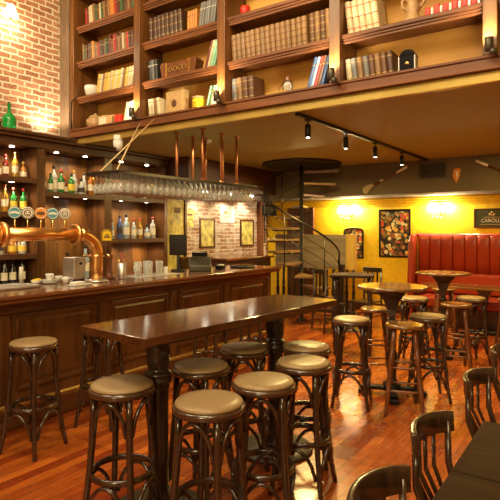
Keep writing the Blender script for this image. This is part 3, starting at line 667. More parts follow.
# side counter on the far left wall
t = thing('side_counter', 'dark low counter under the rough brick wall, behind the bar end', 'counter', (-5.9, 7.7, 0))
obj('countertop', MB().box(-.58,.56,-.75,.76,1.11,1.15), M['top'], t, bevel=.008)
obj('counter_body', MB().box(-.58,.50,-.72,.72,.003,1.108), M['bbdark'], t, bevel=.006)
o = obj('socket', MB().box(0,.012,-.045,.045,-.035,.035).lathe([(.02,0),(.02,.004)], 12, M=TR(.012,0,0,ry=PI/2)), M['brass'], t, loc=(.5011, -.25, .96), bevel=.003)

# steel drip tray counter edge
t = thing('drip_tray', 'long brushed steel drip tray on the counter under the beer taps', 'tray', (-4.38, 2.55, 1.121))
obj('tray', MB().box(-.17,.14,-.75,.20,0,.022), M['chrome'], t, bevel=.006)
b = MB()
for i in range(29): b.box(-.15,.12,-.73+i*.0305,-.716+i*.0305,.0222,.027)
obj('tray_grille', b, M['chrome'], t)

# ------------------------------------------------------------------ copper beer tower
TX, TY, TZ, TR_ = -4.22, 3.345, 1.60, .062
t = thing('beer_tower', 'polished copper pipe beer tower bending over the bar counter', 'beer tap', (TX, TY, 1.121))
z = TZ-1.121
obj('base_flange', MB().lathe([(.11,0),(.115,.01),(.10,.022),(.075,.03)], 28), M['chrome'], t)
pts = [(0,0,.015),(0,0,.16),(0,0,z-.20)]
for a in range(1, 9): th = a/8*PI/2; pts.append((0,-.20+.20*math.cos(th), z-.20+.20*math.sin(th)))
obj('column', MB().tube(pts, TR_, 24), M['copper'], t)
obj('pipe', MB().tube([(0,-.201,z),(0,-1.04,z)], TR_-.002, 24), M['copper'], t)
M5 = lambda y: TR(0,y,z,rx=PI/2)
obj('flange', MB().lathe([(.066,-.02),(.095,-.018),(.10,0),(.095,.018),(.066,.02)], 28, M=M5(-.25)), M['copper'], t)
obj('flange', MB().lathe([(.066,-.02),(.105,-.018),(.11,0),(.105,.018),(.066,.02)], 28, M=M5(-.98)), M['copper'], t)
obj('end_cap', MB().lathe([(.064,-.06),(.10,-.03),(.118,0),(.112,.03),(.08,.05),(.05,.056),(.045,.045),(.001,.04)], 28, M=M5(-1.06)), M['copper'], t)
obj('collar', MB().lathe([(.064,-.015),(.075,-.012),(.075,.012),(.064,.015)], 28, M=TR(0,0,z-.22)), M['copper'], t)
for s in (-1,1): obj('valve_knob', MB().tube([(s*.07*.82,s*.07*.57,z-.22),(s*.11*.82,s*.11*.57,z-.22),(s*.112*.82,s*.112*.57,z-.22),(s*.14*.82,s*.14*.57,z-.22)], [.008,.008,.016,.012], 10), M['brass'], t)
cols = ['teal','cream','orange','teal','cream']; inner = ['cream','brown','brown','cream','brown']
for i, yy in enumerate((2.48,2.60,2.73,2.85,2.98)):
    y = yy-TY
    tp = obj('tap_handle', MB().lathe([(.012,0),(.008,.02),(.007,.09)], 10, M=TR(0,y,z+.062)), M['brass'], t)
    F = Matrix(((0,-.5,.866,0),(0,.866,.5,y),(1,0,0,0),(0,0,0,1)))
    F = TR(0,y,z+.19,rz=math.radians(58)) @ Matrix.Rotation(PI/2,4,'X')   # disc facing the room
    md = obj('tap_medallion', MB().lathe([(.050,-.008),(.054,-.004),(.054,.006),(.048,.010)], 26, M=F), M[cols[i]], t)
    b = MB().tube([(.045*math.cos(a*PI/12), .045*math.sin(a*PI/12), .0105) for a in range(24)], .003, 5, True, M=F)
    obj('medallion_rim', b, M['cream'] if cols[i] != 'cream' else M['brown'], md)
    b = MB()
    if i in (0,3): b.prism([(-.036,-.010),(0,-.004),(.036,-.012),(.036,.006),(0,.014),(-.036,.008)], .0105, .013, M=F)
    elif i == 2: b.prism([(.034*math.cos(a*PI/8), .017*math.sin(a*PI/8)) for a in range(16)], .0105, .013, M=F)
    else:
        b.tube([(.026*math.cos(a*PI/8), .026*math.sin(a*PI/8), .0115) for a in range(16)], .004, 5, True, M=F)
        b.box(-.016,-.006,.002,.010,.0105,.013,M=F).box(.006,.016,.002,.010,.0105,.013,M=F).box(-.012,.012,-.014,-.008,.0105,.013,M=F)
    obj('medallion_mark', b, M[inner[i]], md)
    sp = MB().tube([(-.062,y,z),(-.10,y,z),(-.115,y,z-.03),(-.115,y,z-.09)], [.012,.011,.010,.007], 10)
    obj('spout', sp, M['brass'], t)
# second tap with rounded sign and leaning lever
t = thing('beer_font', 'dark beer font with a cream rounded badge behind the copper column', 'beer tap', (-4.36, 3.62, 1.121))
obj('font_body', MB().lathe([(.05,0),(.055,.01),(.035,.04),(.03,.20),(.045,.24),(.03,.27)], 18), M['turned'], t)
obj('lever', MB().tube([(0,.0,.26),(-.01,-.02,.38),(-.01,-.03,.42)], [.014,.017,.014], 10), M['turned'], t)
F = TR(0,-.03,.45,rz=math.radians(55)) @ Matrix.Rotation(PI/2,4,'X')
out = [(-.055,-.05),(.055,-.05)]+[(.055*math.cos(a*PI/10), .02+.055*math.sin(a*PI/10)) for a in range(11)]
bd = obj('badge', MB().prism(out, -.008, .008, M=F), M['yellow'], t, bevel=.003)
obj('badge_rim', MB().tube([(x*.9,y*.9,.0095) for x,y in out], .004, 5, True, M=F), M['brown'], bd)
obj('badge_mark', MB().box(-.03,.03,-.012,.004,.0082,.012,M=F).box(-.02,.02,.014,.024,.0082,.012,M=F), M['brown'], bd)

# counter-top items
t = thing('coffee_grinder', 'square brushed steel machine on the counter left of the copper column', 'appliance', (-4.50, 3.18, 1.121), .2)
t.location.x = -4.49; t.location.y = 3.28
obj('appliance_body', MB().box(-.08,.08,-.08,.08,.015,.24), M['chrome'], t, bevel=.012)
obj('feet', MB().box(-.07,.07,-.07,.07,0,.0145), M['black'], t)
obj('control', MB().lathe([(.014,0),(.012,.015)], 12, M=TR(.0805,0,.18,ry=PI/2)), M['black'], t)
obj('spout', MB().tube([(.03,.081,.2),(.03,.12,.2),(.03,.13,.16)], .012, 8), M['chrome'], t)
cupp = [(.022,0),(.024,.004),(.036,.03),(.041,.06),(.038,.06),(.033,.03),(.018,.008)]
def cup(loc, lab, rz=0):
    t = thing('coffee_cup', lab, 'cup', loc, rz, 'white cups on the bar counter')
    obj('cup_body', MB().lathe(cupp, 18), M['china'], t)
    obj('handle', MB().tube([(.036,0,.048),(.06,0,.045),(.058,0,.022),(.032,0,.018)], .005, 6), M['china'], t)
def saucers(loc, n, lab):
    t = thing('saucer', lab, 'plates', loc)
    for k in range(n): obj('saucer', MB().lathe([(.035,.0+.012*k),(.05,.004+.012*k),(.075,.012+.012*k),(.072,.0135+.012*k),(.03,.005+.012*k)], 20), M['china'], t)
for k in range(3):
    o = obj('saucer', MB().lathe([(.035,0),(.05,.004),(.075,.012),(.072,.0145),(.03,.007)], 20), M['china'], loc=(-4.46, 2.98, 1.121+k*.0125)); tag(o, 'white saucer, %s of the small stack left of the steel machine' % ['bottom','middle','top'][k], 'saucer', 'stacked white saucers')
cup((-4.46, 2.98, 1.121+.035), 'white cup standing on the stacked saucers')
cup((-4.36, 3.09, 1.121), 'white cup on the counter in front of the steel machine', 1)
cup((-4.52, 3.12, 1.121), 'white cup behind, nearest the steel machine', 2)
for k, (x, y) in enumerate(((-4.48,2.84),(-4.53,2.90))):
    t = thing('sauce_bowl', ['small yellow bowl, left one beside the white saucers','small yellow bowl, right one beside the white saucers'][k], 'bowl', (x,y,1.121), 0, 'yellow bowls on the counter')
    obj('bowl_body', MB().lathe([(.02,0),(.03,.006),(.042,.04),(.039,.04),(.028,.012)], 16), M['china'], t)
    obj('contents', MB().lathe([(.036,.034),(.036,.041),(.02,.05),(.001,.052)], 14), M['yellow'], t)
o = obj('paper_roll', MB().lathe([(.018,0),(.018,.17),(.010,.171)], 14), M['cream'], loc=(-4.55,2.74,1.121)); tag(o, 'upright cream tube standing left of the yellow bowls', 'tube')
t = thing('napkin_tray', 'white tray of cutlery beside the copper column base', 'tray', (-4.10, 3.06, 1.121), .1)
obj('tray', MB().box(-.05,.05,-.11,.11,0,.012), M['china'], t, bevel=.004)
obj('folded_napkin', MB().box(-.04,.04,-.09,.03,.0125,.035), M['paper'], t, bevel=.006)
# steel cup with straws
t = thing('cocktail_shaker', 'steel beaker holding straws and stirrers on the counter', 'beaker', (-4.25, 3.70, 1.121))
obj('beaker', MB().lathe([(.036,0),(.038,.004),(.048,.17),(.045,.17),(.034,.01)], 20), M['chrome'], t)
for k in range(5):
    a = k*1.3; obj('straw', MB().tube([(.012*math.cos(a),.012*math.sin(a),.012),(.034*math.cos(a),.034*math.sin(a),.22+.03*(k%3))], .004, 6), M[['copper2','black','red_paint','brass','brown'][k]], t)
o = obj('bar_spoon', MB().tube([(.03,-.03,.172),(-.02,-.14,.30),(-.03,-.16,.36)], .004, 6), M['copper2']); bpy.data.objects.remove(o)
tumb = [(.034,0),(.036,.004),(.044,.155),(.0415,.155),(.031,.012),(.001,.010)]
tm = obj('tumbler', MB().lathe(tumb, 18), M['glass'])
tm2 = ['leftmost clear glass tumbler in the row right of the steel beaker','second clear tumbler from the left on the counter','third clear tumbler from the left on the counter','fourth clear tumbler, beside the white jar']
for k, (x, y) in enumerate(((-4.33,4.0),(-4.28,4.12),(-4.39,4.19),(-4.28,4.28))):
    o = tm if k == 0 else tm.copy()
    if k: COL.objects.link(o)
    o.location = (x, y, 1.129); tag(o, tm2[k], 'glass', 'glass tumblers on the bar counter')
tr = obj('bar_mat', MB().box(-4.46,-4.18,3.9,4.52,1.1205,1.128), M['china'], bevel=.003); tag(tr, 'pale bar mat under the row of tumblers', 'mat')
t = thing('stemmed_glass', 'stemmed beer glass at left of the tumblers', 'glass', (-4.22, 3.88, 1.121))
obj('glass_body', MB().lathe([(.03,0),(.031,.003),(.006,.01),(.006,.04),(.034,.07),(.036,.13),(.034,.13),(.03,.075),(.001,.05)], 18), M['glass'], t)
lath('white_jar', 'small white jar at the right end of the tumblers', 'jar', (-4.34,4.45,1.129), [(.026,0),(.028,.003),(.028,.07),(.024,.075)], 'china')
# register & monitor
t = thing('pos_monitor', 'black upright screen standing at the back of the counter', 'monitor', (-4.47, 4.80, 1.121), .6)
obj('stand', MB().box(-.08,.08,-.05,.07,0,.02).box(-.02,.02,.02,.05,.021,.25), M['black'], t, bevel=.004)
obj('display', MB().box(-.11,.11,-.012,.018,.20,.46), M['glitter'], t, bevel=.01)
t = thing('cash_register', 'dark grey cash register with keys on the counter behind the bar', 'cash register', (-4.33, 5.06, 1.121), .75)
obj('register_body', MB().prism([(-.16,0),(.16,0),(.16,.15),(.03,.17),(-.16,.07)], -.14, .14, M=Matrix.Rotation(PI/2,4,'Z') @ Matrix.Rotation(PI/2,4,'X')), M['iron'], t, bevel=.01)
obj('display', MB().box(-.10,.10,.04,.09,.172,.235), M['glitter'], t, bevel=.008)
b = MB()
for i in range(5):
    for j in range(3): b.box(-.10+i*.04,-.075+i*.04,-.13+j*.045,-.10+j*.045,.0,.012, M=TR(0,0,.089,rx=.47))
obj('keypad', b, M['white'], t)
t = thing('card_terminal', 'small dark card reader with white slip beside the register', 'card reader', (-4.28, 5.42, 1.121), .4)
obj('reader_body', MB().box(-.05,.05,-.09,.09,0,.05), M['glitter'], t, bevel=.01); obj('paper_slip', MB().box(-.03,.03,-.02,.075,.051,.055), M['paper'], t)
o = obj('serving_tray', MB().lathe([(.17,0),(.18,.012),(.175,.02),(.16,.008)], 28), M['black'], loc=(-4.2,5.82,1.121)); tag(o, 'round black serving tray lying near the bar end', 'tray')

# ------------------------------------------------------------------ hanging glass rack
RX0, RX1, RY0, RY1, RZ = -4.42, -3.93, 3.37, 5.78, 2.215
t = thing('glass_rack', 'long dark hanging rack for stemmed glasses above the bar', 'rack', ((RX0+RX1)/2, (RY0+RY1)/2, RZ))
hx, hy = (RX1-RX0)/2, (RY1-RY0)/2
b = MB()
for s in (-1,1): b.box(s*hx-.015, s*hx+.015, -hy, hy, -.022, .014); b.box(-hx+.0155, hx-.0155, s*hy-.015, s*hy+.015, -.022, .014)
for k in (-.5, 0, .5): b.box(-hx+.0155, hx-.0155, k*hy*1.2-.015, k*hy*1.2+.015, .001, .014)
obj('rack_frame', b, M['blackwood'], t, bevel=.004)
b = MB(); NY = 25
for k in range(NY):
    y = -hy+.04+(k+.5)*(2*hy-.08)/NY
    for s in (-1,1): b.box(-hx+.0155, hx-.0155, y+s*.02-.012, y+s*.02+.012, -.018, -.0045)
obj('hanger_rails', b, M['iron'], t)
# inverted glasses, foot at top (z = 0 is the foot plane)
gp = [(.034,0),(.034,-.004),(.006,-.005),(.005,-.075),(.020,-.095),(.036,-.13),(.033,-.175),(.0315,-.175),(.034,-.13),(.018,-.098),(.001,-.085)]
g0 = obj('stemmed_glass', MB().lathe(gp, 12, cap=False), M['glass'])
b = MB().lathe([(.001,0)]+gp, 12, cap=False); 
gq = [(r, z if z > -.02 else z*1.14) for r, z in gp]
g1 = obj('tmp', MB().lathe(gq, 12, cap=False), M['glass']); g1d = g1
cnt = 0
for k in range(NY):
    y = RY0+.04+(k+.5)*(2*hy-.08)/NY
    for j in range(6):
        x = RX0+.06+j*(RX1-RX0-.12)/5
        o = g0 if cnt == 0 else g0.copy()
        if cnt: COL.objects.link(o)
        o.location = (x, y, RZ); cnt += 1
        s = 1.0 + .12*((j+k) % 2); o.scale = (1, 1, 1); o.data = (g0.data if (j+k) % 2 else g1.data)
        tag(o, 'clear stemmed glass hanging upside down from the rack over the bar', 'glass', 'stemmed glasses hanging under the rack')
bpy.data.objects.remove(g1)
rodl = [(-4.40,4.70,'copper hanging pipe, leftmost, holding the glass rack'),(-3.98,4.70,'copper hanging pipe, right one of the second pair'),(-4.40,5.0,'copper hanging pipe, left one of the second pair'),(-4.40,5.25,'short copper hanging pipe in the middle of the rack'),(-3.98,5.06,'copper hanging pipe right of the smoke detector'),(-4.40,5.62,'copper hanging pipe at far end, thin left one'),(-3.98,5.38,'copper hanging pipe at far end of the rack, right one')]
for x, y, l in rodl:
    o = obj('hanging_pipe', MB().tube([(0,0,.015),(0,0,ZM-RZ-.002)], .017, 12).lathe([(.03,ZM-RZ-.02),(.034,ZM-RZ-.002)], 14).lathe([(.026,.0145),(.026,.034)], 14), M['copper2'], loc=(x,y,RZ)); tag(o, l, 'pipe', 'copper pipes holding the glass rack')
for k, (p, q, l) in enumerate([((-3.98,3.40,RZ+.015),(-4.79,4.452,2.96),'pale rope running up from the rack to the bookcase edge, steeper one'), ((-4.22,3.39,RZ+.015),(-4.54,4.452,2.98),'pale rope crossing from the rack to the bookcase edge, longer one')]):
    o = obj('hanging_rope', MB().tube([p, [(a+c)/2 for a, c in zip(p, q)], q], .008, 8), M['rope']); tag(o, l, 'rope', 'ropes holding the glass rack')
light("SPOT", "down_spot_light", (-4.2, 4.9, ZM-.01), 30, NEUT, (-4.2, 4.9, 0), .05, 110, .8)  # added spot to brighten the hanging glasses, no fixture here
o = lath('smoke_detector', 'round cream smoke detector on the low ceiling over the bar', 'smoke detector', (-4.5, 5.05, ZM-.045), [(.04,0),(.055,.01),(.06,.03),(.06,.044)], 'cream')
o.location = (-4.42, 5.32, ZM-.045)

# ------------------------------------------------------------------ brick wall pictures
def picture(y0, y1, z0, z1, label, print_m, cat='picture', fr='bar', fw=.035):
    t = thing('framed_picture', label, cat, (XW+.003, (y0+y1)/2, (z0+z1)/2))
    w, h = (y1-y0)/2, (z1-z0)/2
    b = MB()
    for s in (-1,1): b.box(0,.03, s*(w-fw/2)-fw/2, s*(w-fw/2)+fw/2, -h, h); b.box(0,.03,-w+fw+.0005,w-fw-.0005, s*(h-fw/2)-fw/2, s*(h-fw/2)+fw/2)
    obj('frame', b, M[fr], t, bevel=.005); obj('print', MB().box(.002,.014,-w+fw,w-fw,-h+fw,h-fw), M[print_m], t)
    return t
picture(7.57, 8.03, 1.29, 1.87, 'framed yellowish picture on the rough brick wall, left one', 'oilyellow')
picture(8.9, 9.4, 1.29, 1.87, 'framed pale picture on the rough brick wall, right one', 'oilyellow')
o = obj('wall_notice', MB().box(0,.006,-.24,.24,-.18,.18).box(.0061,.009,-.12,-.02,0,.06,1).box(.0061,.009,.02,.14,.0,.012,1).box(.0061,.009,-.14,.14,-.06,-.05,1), [M['paper'], M['tan']], loc=(XW+.003,8.46,1.97)); tag(o, 'white paper poster between the two pictures on the brick wall', 'poster')
o = obj('wall_notice', MB().box(0,.006,-.11,.11,-.16,.16).box(.0061,.009,-.07,.07,.05,.09,1).box(.0061,.009,-.07,.07,-.03,-.02,1), [M['oilyellow'], M['brown']], loc=(XW+.003,7.3,1.86)); tag(o, 'small faded yellow notice beside the yellow door', 'poster')
for y, z, p in ((9.1, 2.34, 9), (7.4, 2.34, 6), (8.2, 2.34, 4)):
    o = obj('downlight', MB().lathe([(.035,-.012),(.045,-.008),(.045,0)], 14), M['glow2'], loc=(-6.2, min(y,8.9), 2.355)); tag(o, 'small downlight grazing the rough brick wall, %s' % {9.1:'at its right end',7.4:'beside the yellow door',8.2:'between the others'}[y], 'light')
    light('SPOT', 'down_spot_light', (-6.2, min(y,8.9), 2.33), p*3.2, NEUT, (-6.45, min(y,8.9)+.1, 1.6), .03, 120, .8)
t = thing('loudspeaker', 'black loudspeaker on a bracket left of the spiral stair', 'speaker', (-6.0, 9.3, 2.06), math.radians(25))
obj('cabinet', MB().box(-.15,.15,-.1,.1,-.12,.12), M['black'], t, bevel=.015)
obj('speaker_grille', MB().lathe([(.09,0),(.09,.006),(.07,.008)], 20, M=TR(0,-.1,0,rx=PI/2)), M['iron'], t)
obj('bracket', MB().tube([(0,.101,0),(0,.17,0),(-.08,.22,.05),(-.08,.22,.21)], .012, 8), M['black'], t)

# ------------------------------------------------------------------ back wall
t = thing('collage_poster', 'framed poster crowded with colourful badges on the yellow wall', 'poster', (-3.5, 9.998, 1.575))
b = MB()
for s in (-1,1): b.box(s*.30-.018,s*.30+.018,-.03,-.001,-.475,.475); b.box(-.281,.281,-.03,-.001,s*.457-.018,s*.457+.018)
obj('frame', b, M['black'], t, bevel=.004); obj('print', MB().box(-.281,.281,-.014,-.002,-.438,.438), M['collage'], t)
t = thing('framed_picture', 'dark arched frame below the sconce left of the collage poster', 'picture', (-4.37, 9.998, 1.36))
b = MB().box(-.22,-.19,-.03,-.001,-.3,.26).box(.19,.22,-.03,-.001,-.3,.26).box(-.189,.189,-.03,-.001,-.3,-.27)
b.tube([(-.205,-.015,.26),(-.17,-.015,.30),(0,-.015,.32),(.17,-.015,.30),(.205,-.015,.26)], .018, 8)
obj('frame', b, M['black'], t, bevel=.003); obj('print', MB().box(-.189,.189,-.012,-.002,-.269,.29), M['collage'], t)
t = thing('pub_sign', 'long olive wooden sign with gold emblem and round badge on yellow wall', 'sign', (-1.60, 9.998, 1.85))
obj('sign_board', MB().box(-.41,.45,-.03,-.001,-.155,.155), M['signgreen'], t, bevel=.004)
b = MB()
for s in (-1,1): b.box(-.43,.47,-.036,-.002,s*.165-.0095,s*.165+.0095); 
b.box(-.43,-.411,-.036,-.002,-.155,.155).box(.451,.47,-.036,-.002,-.155,.155)
obj('frame', b, M['turned'], t, bevel=.003)
RXm = Matrix.Rotation(PI/2,4,'X')
text_mesh('lettering', 'CAROLUS', .088, M['cream'], t, Matrix.Translation((-.12,-.032,-.045)) @ RXm, spacing=.95)
obj('ornamental_line', MB().box(-.26,.02,-.034,-.031,.012,.022), M['tan'], t)
obj('underline', MB().box(-.32,.08,-.034,-.031,-.115,-.105), M['tan'], t)
b = MB()
for x, z in ((-.16,.07),(-.12,.105),(-.08,.07),(-.135,.06),(-.10,.055)): b.ball((x,-.032,z), .022, 8)
obj('emblem', b, M['gilt'], t)
F = Matrix.Translation((.36,-.037,0)) @ RXm
bd = obj('round_badge', MB().lathe([(.16,0),(.165,.006),(.15,.012)], 28, M=F), M['yellow'], t)
obj('badge_band', MB().prism([(-.10,-.03),(.11,-.05),(.11,-.01),(-.10,.01)], .0125, .016, M=F).prism([(-.06,-.07),(.08,-.085),(.08,-.06),(-.06,-.045)], .0125, .016, M=F), M['red_paint'], bd)
# hurleys and tag on the bulkhead
def hurley(p, q, label, head=True):
    p, q = Vector(p), Vector(q); d = (q-p); L_ = d.length; ang = math.atan2(d.z, d.x)
    t = thing('hurling_stick', label, 'stick', p); t.rotation_euler = (0, -ang, 0)
    obj('shaft', MB().tube([(.16,0,0),(.3,0,0),(L_,0,0)], [.022,.018,.02], 10), M['turned'], t)
    if head: obj('stick_head', MB().prism([(.17,-.02),(.08,-.05),(-.02,-.10),(-.08,-.06),(-.06,.03),(.02,.05),(.17,.02)], -.012, .012, M=RXm), M['bulkpale'], t, bevel=.006)
    obj('grip', MB().tube([(L_-.22,0,0),(L_-.01,0,0)], .0235, 10), M['cream'], t)
    obj('band', MB().tube([(.30,0,0),(.36,0,0)], .0235, 10), M['chrome'], t)
M['bulkpale'] = wood('ash_wood', (.30,.2,.1), (.42,.3,.16), 'X', .5)
hurley((-3.68,8.965,2.40), (-2.91,8.965,2.75), 'pale wooden hurling stick slanting up on the brown bulkhead')
hurley((-.95,8.965,2.36), (-1.81,8.965,2.77), 'hurling stick slanting down to the right, far right of the bulkhead')
t = thing('pennant', 'small orange and cream leaf-shaped plaque on the bulkhead', 'plaque', (-2.1, 8.985, 2.55))
obj('plaque_body', MB().prism([(0,-.13),(.05,-.03),(.07,.1),(.0,.12),(-.05,.09),(-.06,-.02)], 0, .012, M=RXm), M['orange'], t, bevel=.003)
obj('plaque_mark', MB().prism([(.0,-.06),(.03,.0),(.03,.07),(-.01,.06)], .0125, .015, M=RXm), M['cream'], t)
t = thing('vent_grille', 'metal ventilation grille set in the brown bulkhead', 'vent', (-2.49, 8.998, 2.655))
b = MB()
for s in (-1,1): b.box(s*.22-.015,s*.22+.015,-.02,0,-.14,.14); b.box(-.204,.204,-.02,0,s*.127-.012,s*.127+.012)
obj('frame', b, M['iron'], t, bevel=.003)
b = MB()
for i in range(11): b.box(-.204,.204,-.014,-.006,-.108+i*.021,-.098+i*.021, M=None)
obj('slats', b, M['iron'], t); obj('backing', MB().box(-.204,.204,-.004,-.001,-.114,.114), M['black'], t)

# ceiling track
t = thing('track_rail', 'long black lighting rail on the low ceiling', 'light rail', (TRACKX, 6.6, ZM-.002), -.018)
obj('rail', MB().box(-.022,.022,-2.0,2.35,-.035,0), M['black'], t, bevel=.004)
lbl = ['nearest black spotlight hanging from the ceiling rail','second black spotlight along the ceiling rail','third black spotlight along the ceiling rail','farthest black spotlight on the ceiling rail']
for i, y in enumerate(TRACKY):
    t = thing('rail_spotlight', lbl[i], 'spotlight', (TRACKX+.018*(y-6.6), y, ZM-.038), 0, 'spotlights on the ceiling rail')
    obj('lamp_body', MB().lathe([(.026,-.19),(.032,-.185),(.032,-.06),(.022,-.05)], 16, cap=True), M['black'], t)
    obj('stem', MB().tube([(0,0,-.049),(0,0,-.001)], .01, 8).box(-.02,.02,-.04,.04,-.018,-.0005), M['black'], t)
    obj('lamp_face', MB().lathe([(.016,-.1935),(.018,-.1905)], 14), M['glow2'], t)
# ------------------------------------------------------------------ red bench
t = thing('leather_bench', 'long high-backed red leather bench with buttoned channels against the yellow wall', 'bench', (-1.0, 9.5, 0))
L_, R_ = -2.02, 2.6
obj('base', MB().box(L_+.2, R_, -.32, .28, .003, .30), M['bbdark'], t, bevel=.006)
obj('seat', MB().box(L_+.2, R_, -.38, .26, .305, .47), M['red'], t, bevel=.04, bseg=4)
b = MB().box(L_+.02, R_, .36, .44, .32, 1.50)
obj('back_board', b, M['red'], t, bevel=.01)
nch = 22; cw = (R_-L_-.04)/nch
b = MB()
for i in range(nch):
    x = L_+.03+cw*(i+.5)
    b.tube([(x,.345,.82),(x,.345,1.46),(x,.36,1.53),(x,.40,1.555)], cw*.51, 10, flat=(1,.16))
obj('back_channels', b, M['red'], t)
obj('lumbar_pad', MB().box(L_+.01,R_,.24,.40,.475,.86), M['red'], t, bevel=.05, bseg=4)
obj('top_roll', MB().tube([(L_-.05,.39,1.545),(R_,.39,1.545)], .035, 10), M['red'], t)
obj('wing', MB().prism([(.44,.003),(.44,1.56),(.38,1.58),(.22,1.55),(.14,1.42),(.10,1.1),(.06,.70),(.04,.003)], L_-.10, L_-.003, M=Matrix(((0,0,1,0),(1,0,0,0),(0,1,0,0),(0,0,0,1)))), M['red'], t, bevel=.03, bseg=4)

# ------------------------------------------------------------------ stools
def bent_stool(label, loc, rz):
    t = thing('bar_stool', label, 'bar stool', (0,0,0), 0, 'bentwood bar stools')
    obj('seat', MB().lathe([(.150,.7545),(.172,.757),(.180,.766),(.180,.782),(.174,.791),(.150,.792)], 32), M['bentrim'], t)
    obj('cushion', MB().lathe([(.167,.7925),(.169,.800),(.160,.811),(.12,.818),(.001,.820)], 32), M['cushion'], t)
    for k in range(4):
        a = PI/4+k*PI/2; c, s = math.cos(a), math.sin(a)
        pr = [(.150,.754),(.152,.66),(.160,.50),(.178,.32),(.205,.12),(.232,.001)]
        obj('leg', MB().tube([(r*c, r*s, z) for r, z in pr], [.019,.020,.0195,.018,.017,.0155], 8), M['bent'], t)
    obj('foot_ring', MB().tube([(.165*math.cos(2*PI*i/28), .165*math.sin(2*PI*i/28), .335) for i in range(28)], .0165, 8, True, flat=(1.15,.75)), M['bent'], t)
    for k in range(4):
        a0 = PI/4+k*PI/2
        def arc(r0, z0, r1, z1, n=13):
            p = []
            for i in range(n):
                u = i/(n-1); an = a0+.10+u*(PI/2-.20)
                h = math.sin(PI*u)**.55; p.append(((r0+(r1-r0)*h)*math.cos(an), (r0+(r1-r0)*h)*math.sin(an), z0+(z1-z0)*h))
            return p
        obj('upper_arch', MB().tube(arc(.152,.56,.150,.740), .0115, 7), M['bent'], t)
        obj('lower_arch', MB().tube(arc(.195,.13,.170,.308), .0115, 7), M['bent'], t)
    t.location = loc; t.rotation_euler = (0,0,rz); return t
SL = [
 ('tan-topped bentwood stool left of the long table near leg', -2.18, 1.90, .3),
 ('nearest bentwood stool, in front of the long table at bottom centre', -1.61, 1.95, .15),
 ('second bentwood stool along the near side of the long table', -1.58, 2.39, .5),
 ('third bentwood stool along the near side of the long table', -1.60, 2.88, .2),
 ('bentwood stool under the long table, first past the near leg', -2.08, 2.44, .1),
 ('bentwood stool half under the long table, just before its far leg', -2.14, 2.98, .6),
 ('farthest bentwood stool on the near side of the long table', -1.80, 3.28, .35),
 ('bentwood stool alone at far left before the bar counter', -3.54, 2.23, .25),
 ('bentwood stool at the bar, seat hidden behind the long table', -3.55, 2.88, .4),
 ('bentwood stool standing between the long table and the round tables', -2.00, 4.53, .3),
 ('bentwood stool in front of the nearer round table, right side', -1.46, 5.12, .55),
 ('bentwood stool behind the nearer round table, just right of it', -1.99, 6.37, .1),
 ('bentwood stool right of the farther round table', -1.42, 6.80, .7),
 ('bentwood stool at the bar, second beyond the hidden one', -3.40, 4.15, .2),
 ('bentwood stool at the bar, nearest its far end', -3.40, 4.95, .2),
]
st0 = None
for l, x, y, rz in SL:
    if st0 is None: st0 = bent_stool(l, (x,y,0), rz)
    else: dup(st0, (x,y,0), rz, l)
def turned_stool(label, loc, rz, seatm='gold_top'):
    t = thing('wooden_stool', label, 'bar stool', (0,0,0), 0, 'turned wooden bar stools')
    obj('seat', MB().lathe([(.150,.762),(.165,.766),(.170,.778),(.168,.792),(.155,.80),(.12,.797),(.001,.795)], 28), M[seatm], t)
    for k in range(4):
        a = PI/4+k*PI/2; c, s = math.cos(a), math.sin(a)
        T = [(0,.014),(.06,.016),(.2,.019),(.22,.024),(.24,.017),(.26,.024),(.28,.019),(.45,.021),(.6,.018),(.62,.025),(.64,.017),(.66,.025),(.68,.018),(.85,.022),(1,.017)]
        obj('leg', MB().tube([((.225-.105*u)*c, (.225-.105*u)*s, .001+.760*u) for u, r in T], [r for u, r in T], 9), M['turned'], t)
    for z, offs in ((.22,0),(.42,0)):
        for k in range(4):
            a = PI/4+k*PI/2; a2 = a+PI/2; zz = z+(.04 if k % 2 else 0); u = zz/.761; r = .225-.105*u-.002
            p = Vector((r*math.cos(a), r*math.sin(a), zz)); q = Vector((r*math.cos(a2), r*math.sin(a2), zz)); m = (p+q)/2
            obj('stretcher', MB().tube([p, p.lerp(m,.6), m, q.lerp(m,.6), q], [.008,.011,.013,.011,.008], 8), M['turned'], t)
    t.location = loc; t.rotation_euler = (0,0,rz); return t
w0 = turned_stool('turned wooden stool in front of the nearer round table', (-1.52,4.60,0), .3)
dup(w0, (-2.08,5.35,0), .5, 'turned wooden stool left behind the nearer round table pedestal')
dup(w0, (-1.45,6.2,0), .2, 'turned wooden stool between the two round tables, right')
dup(w0, (-1.98,7.75,0), .4, 'turned wooden stool behind the farther round table')
dup(w0, (-.98,7.0,0), .6, 'turned wooden stool at right edge near the red bench')

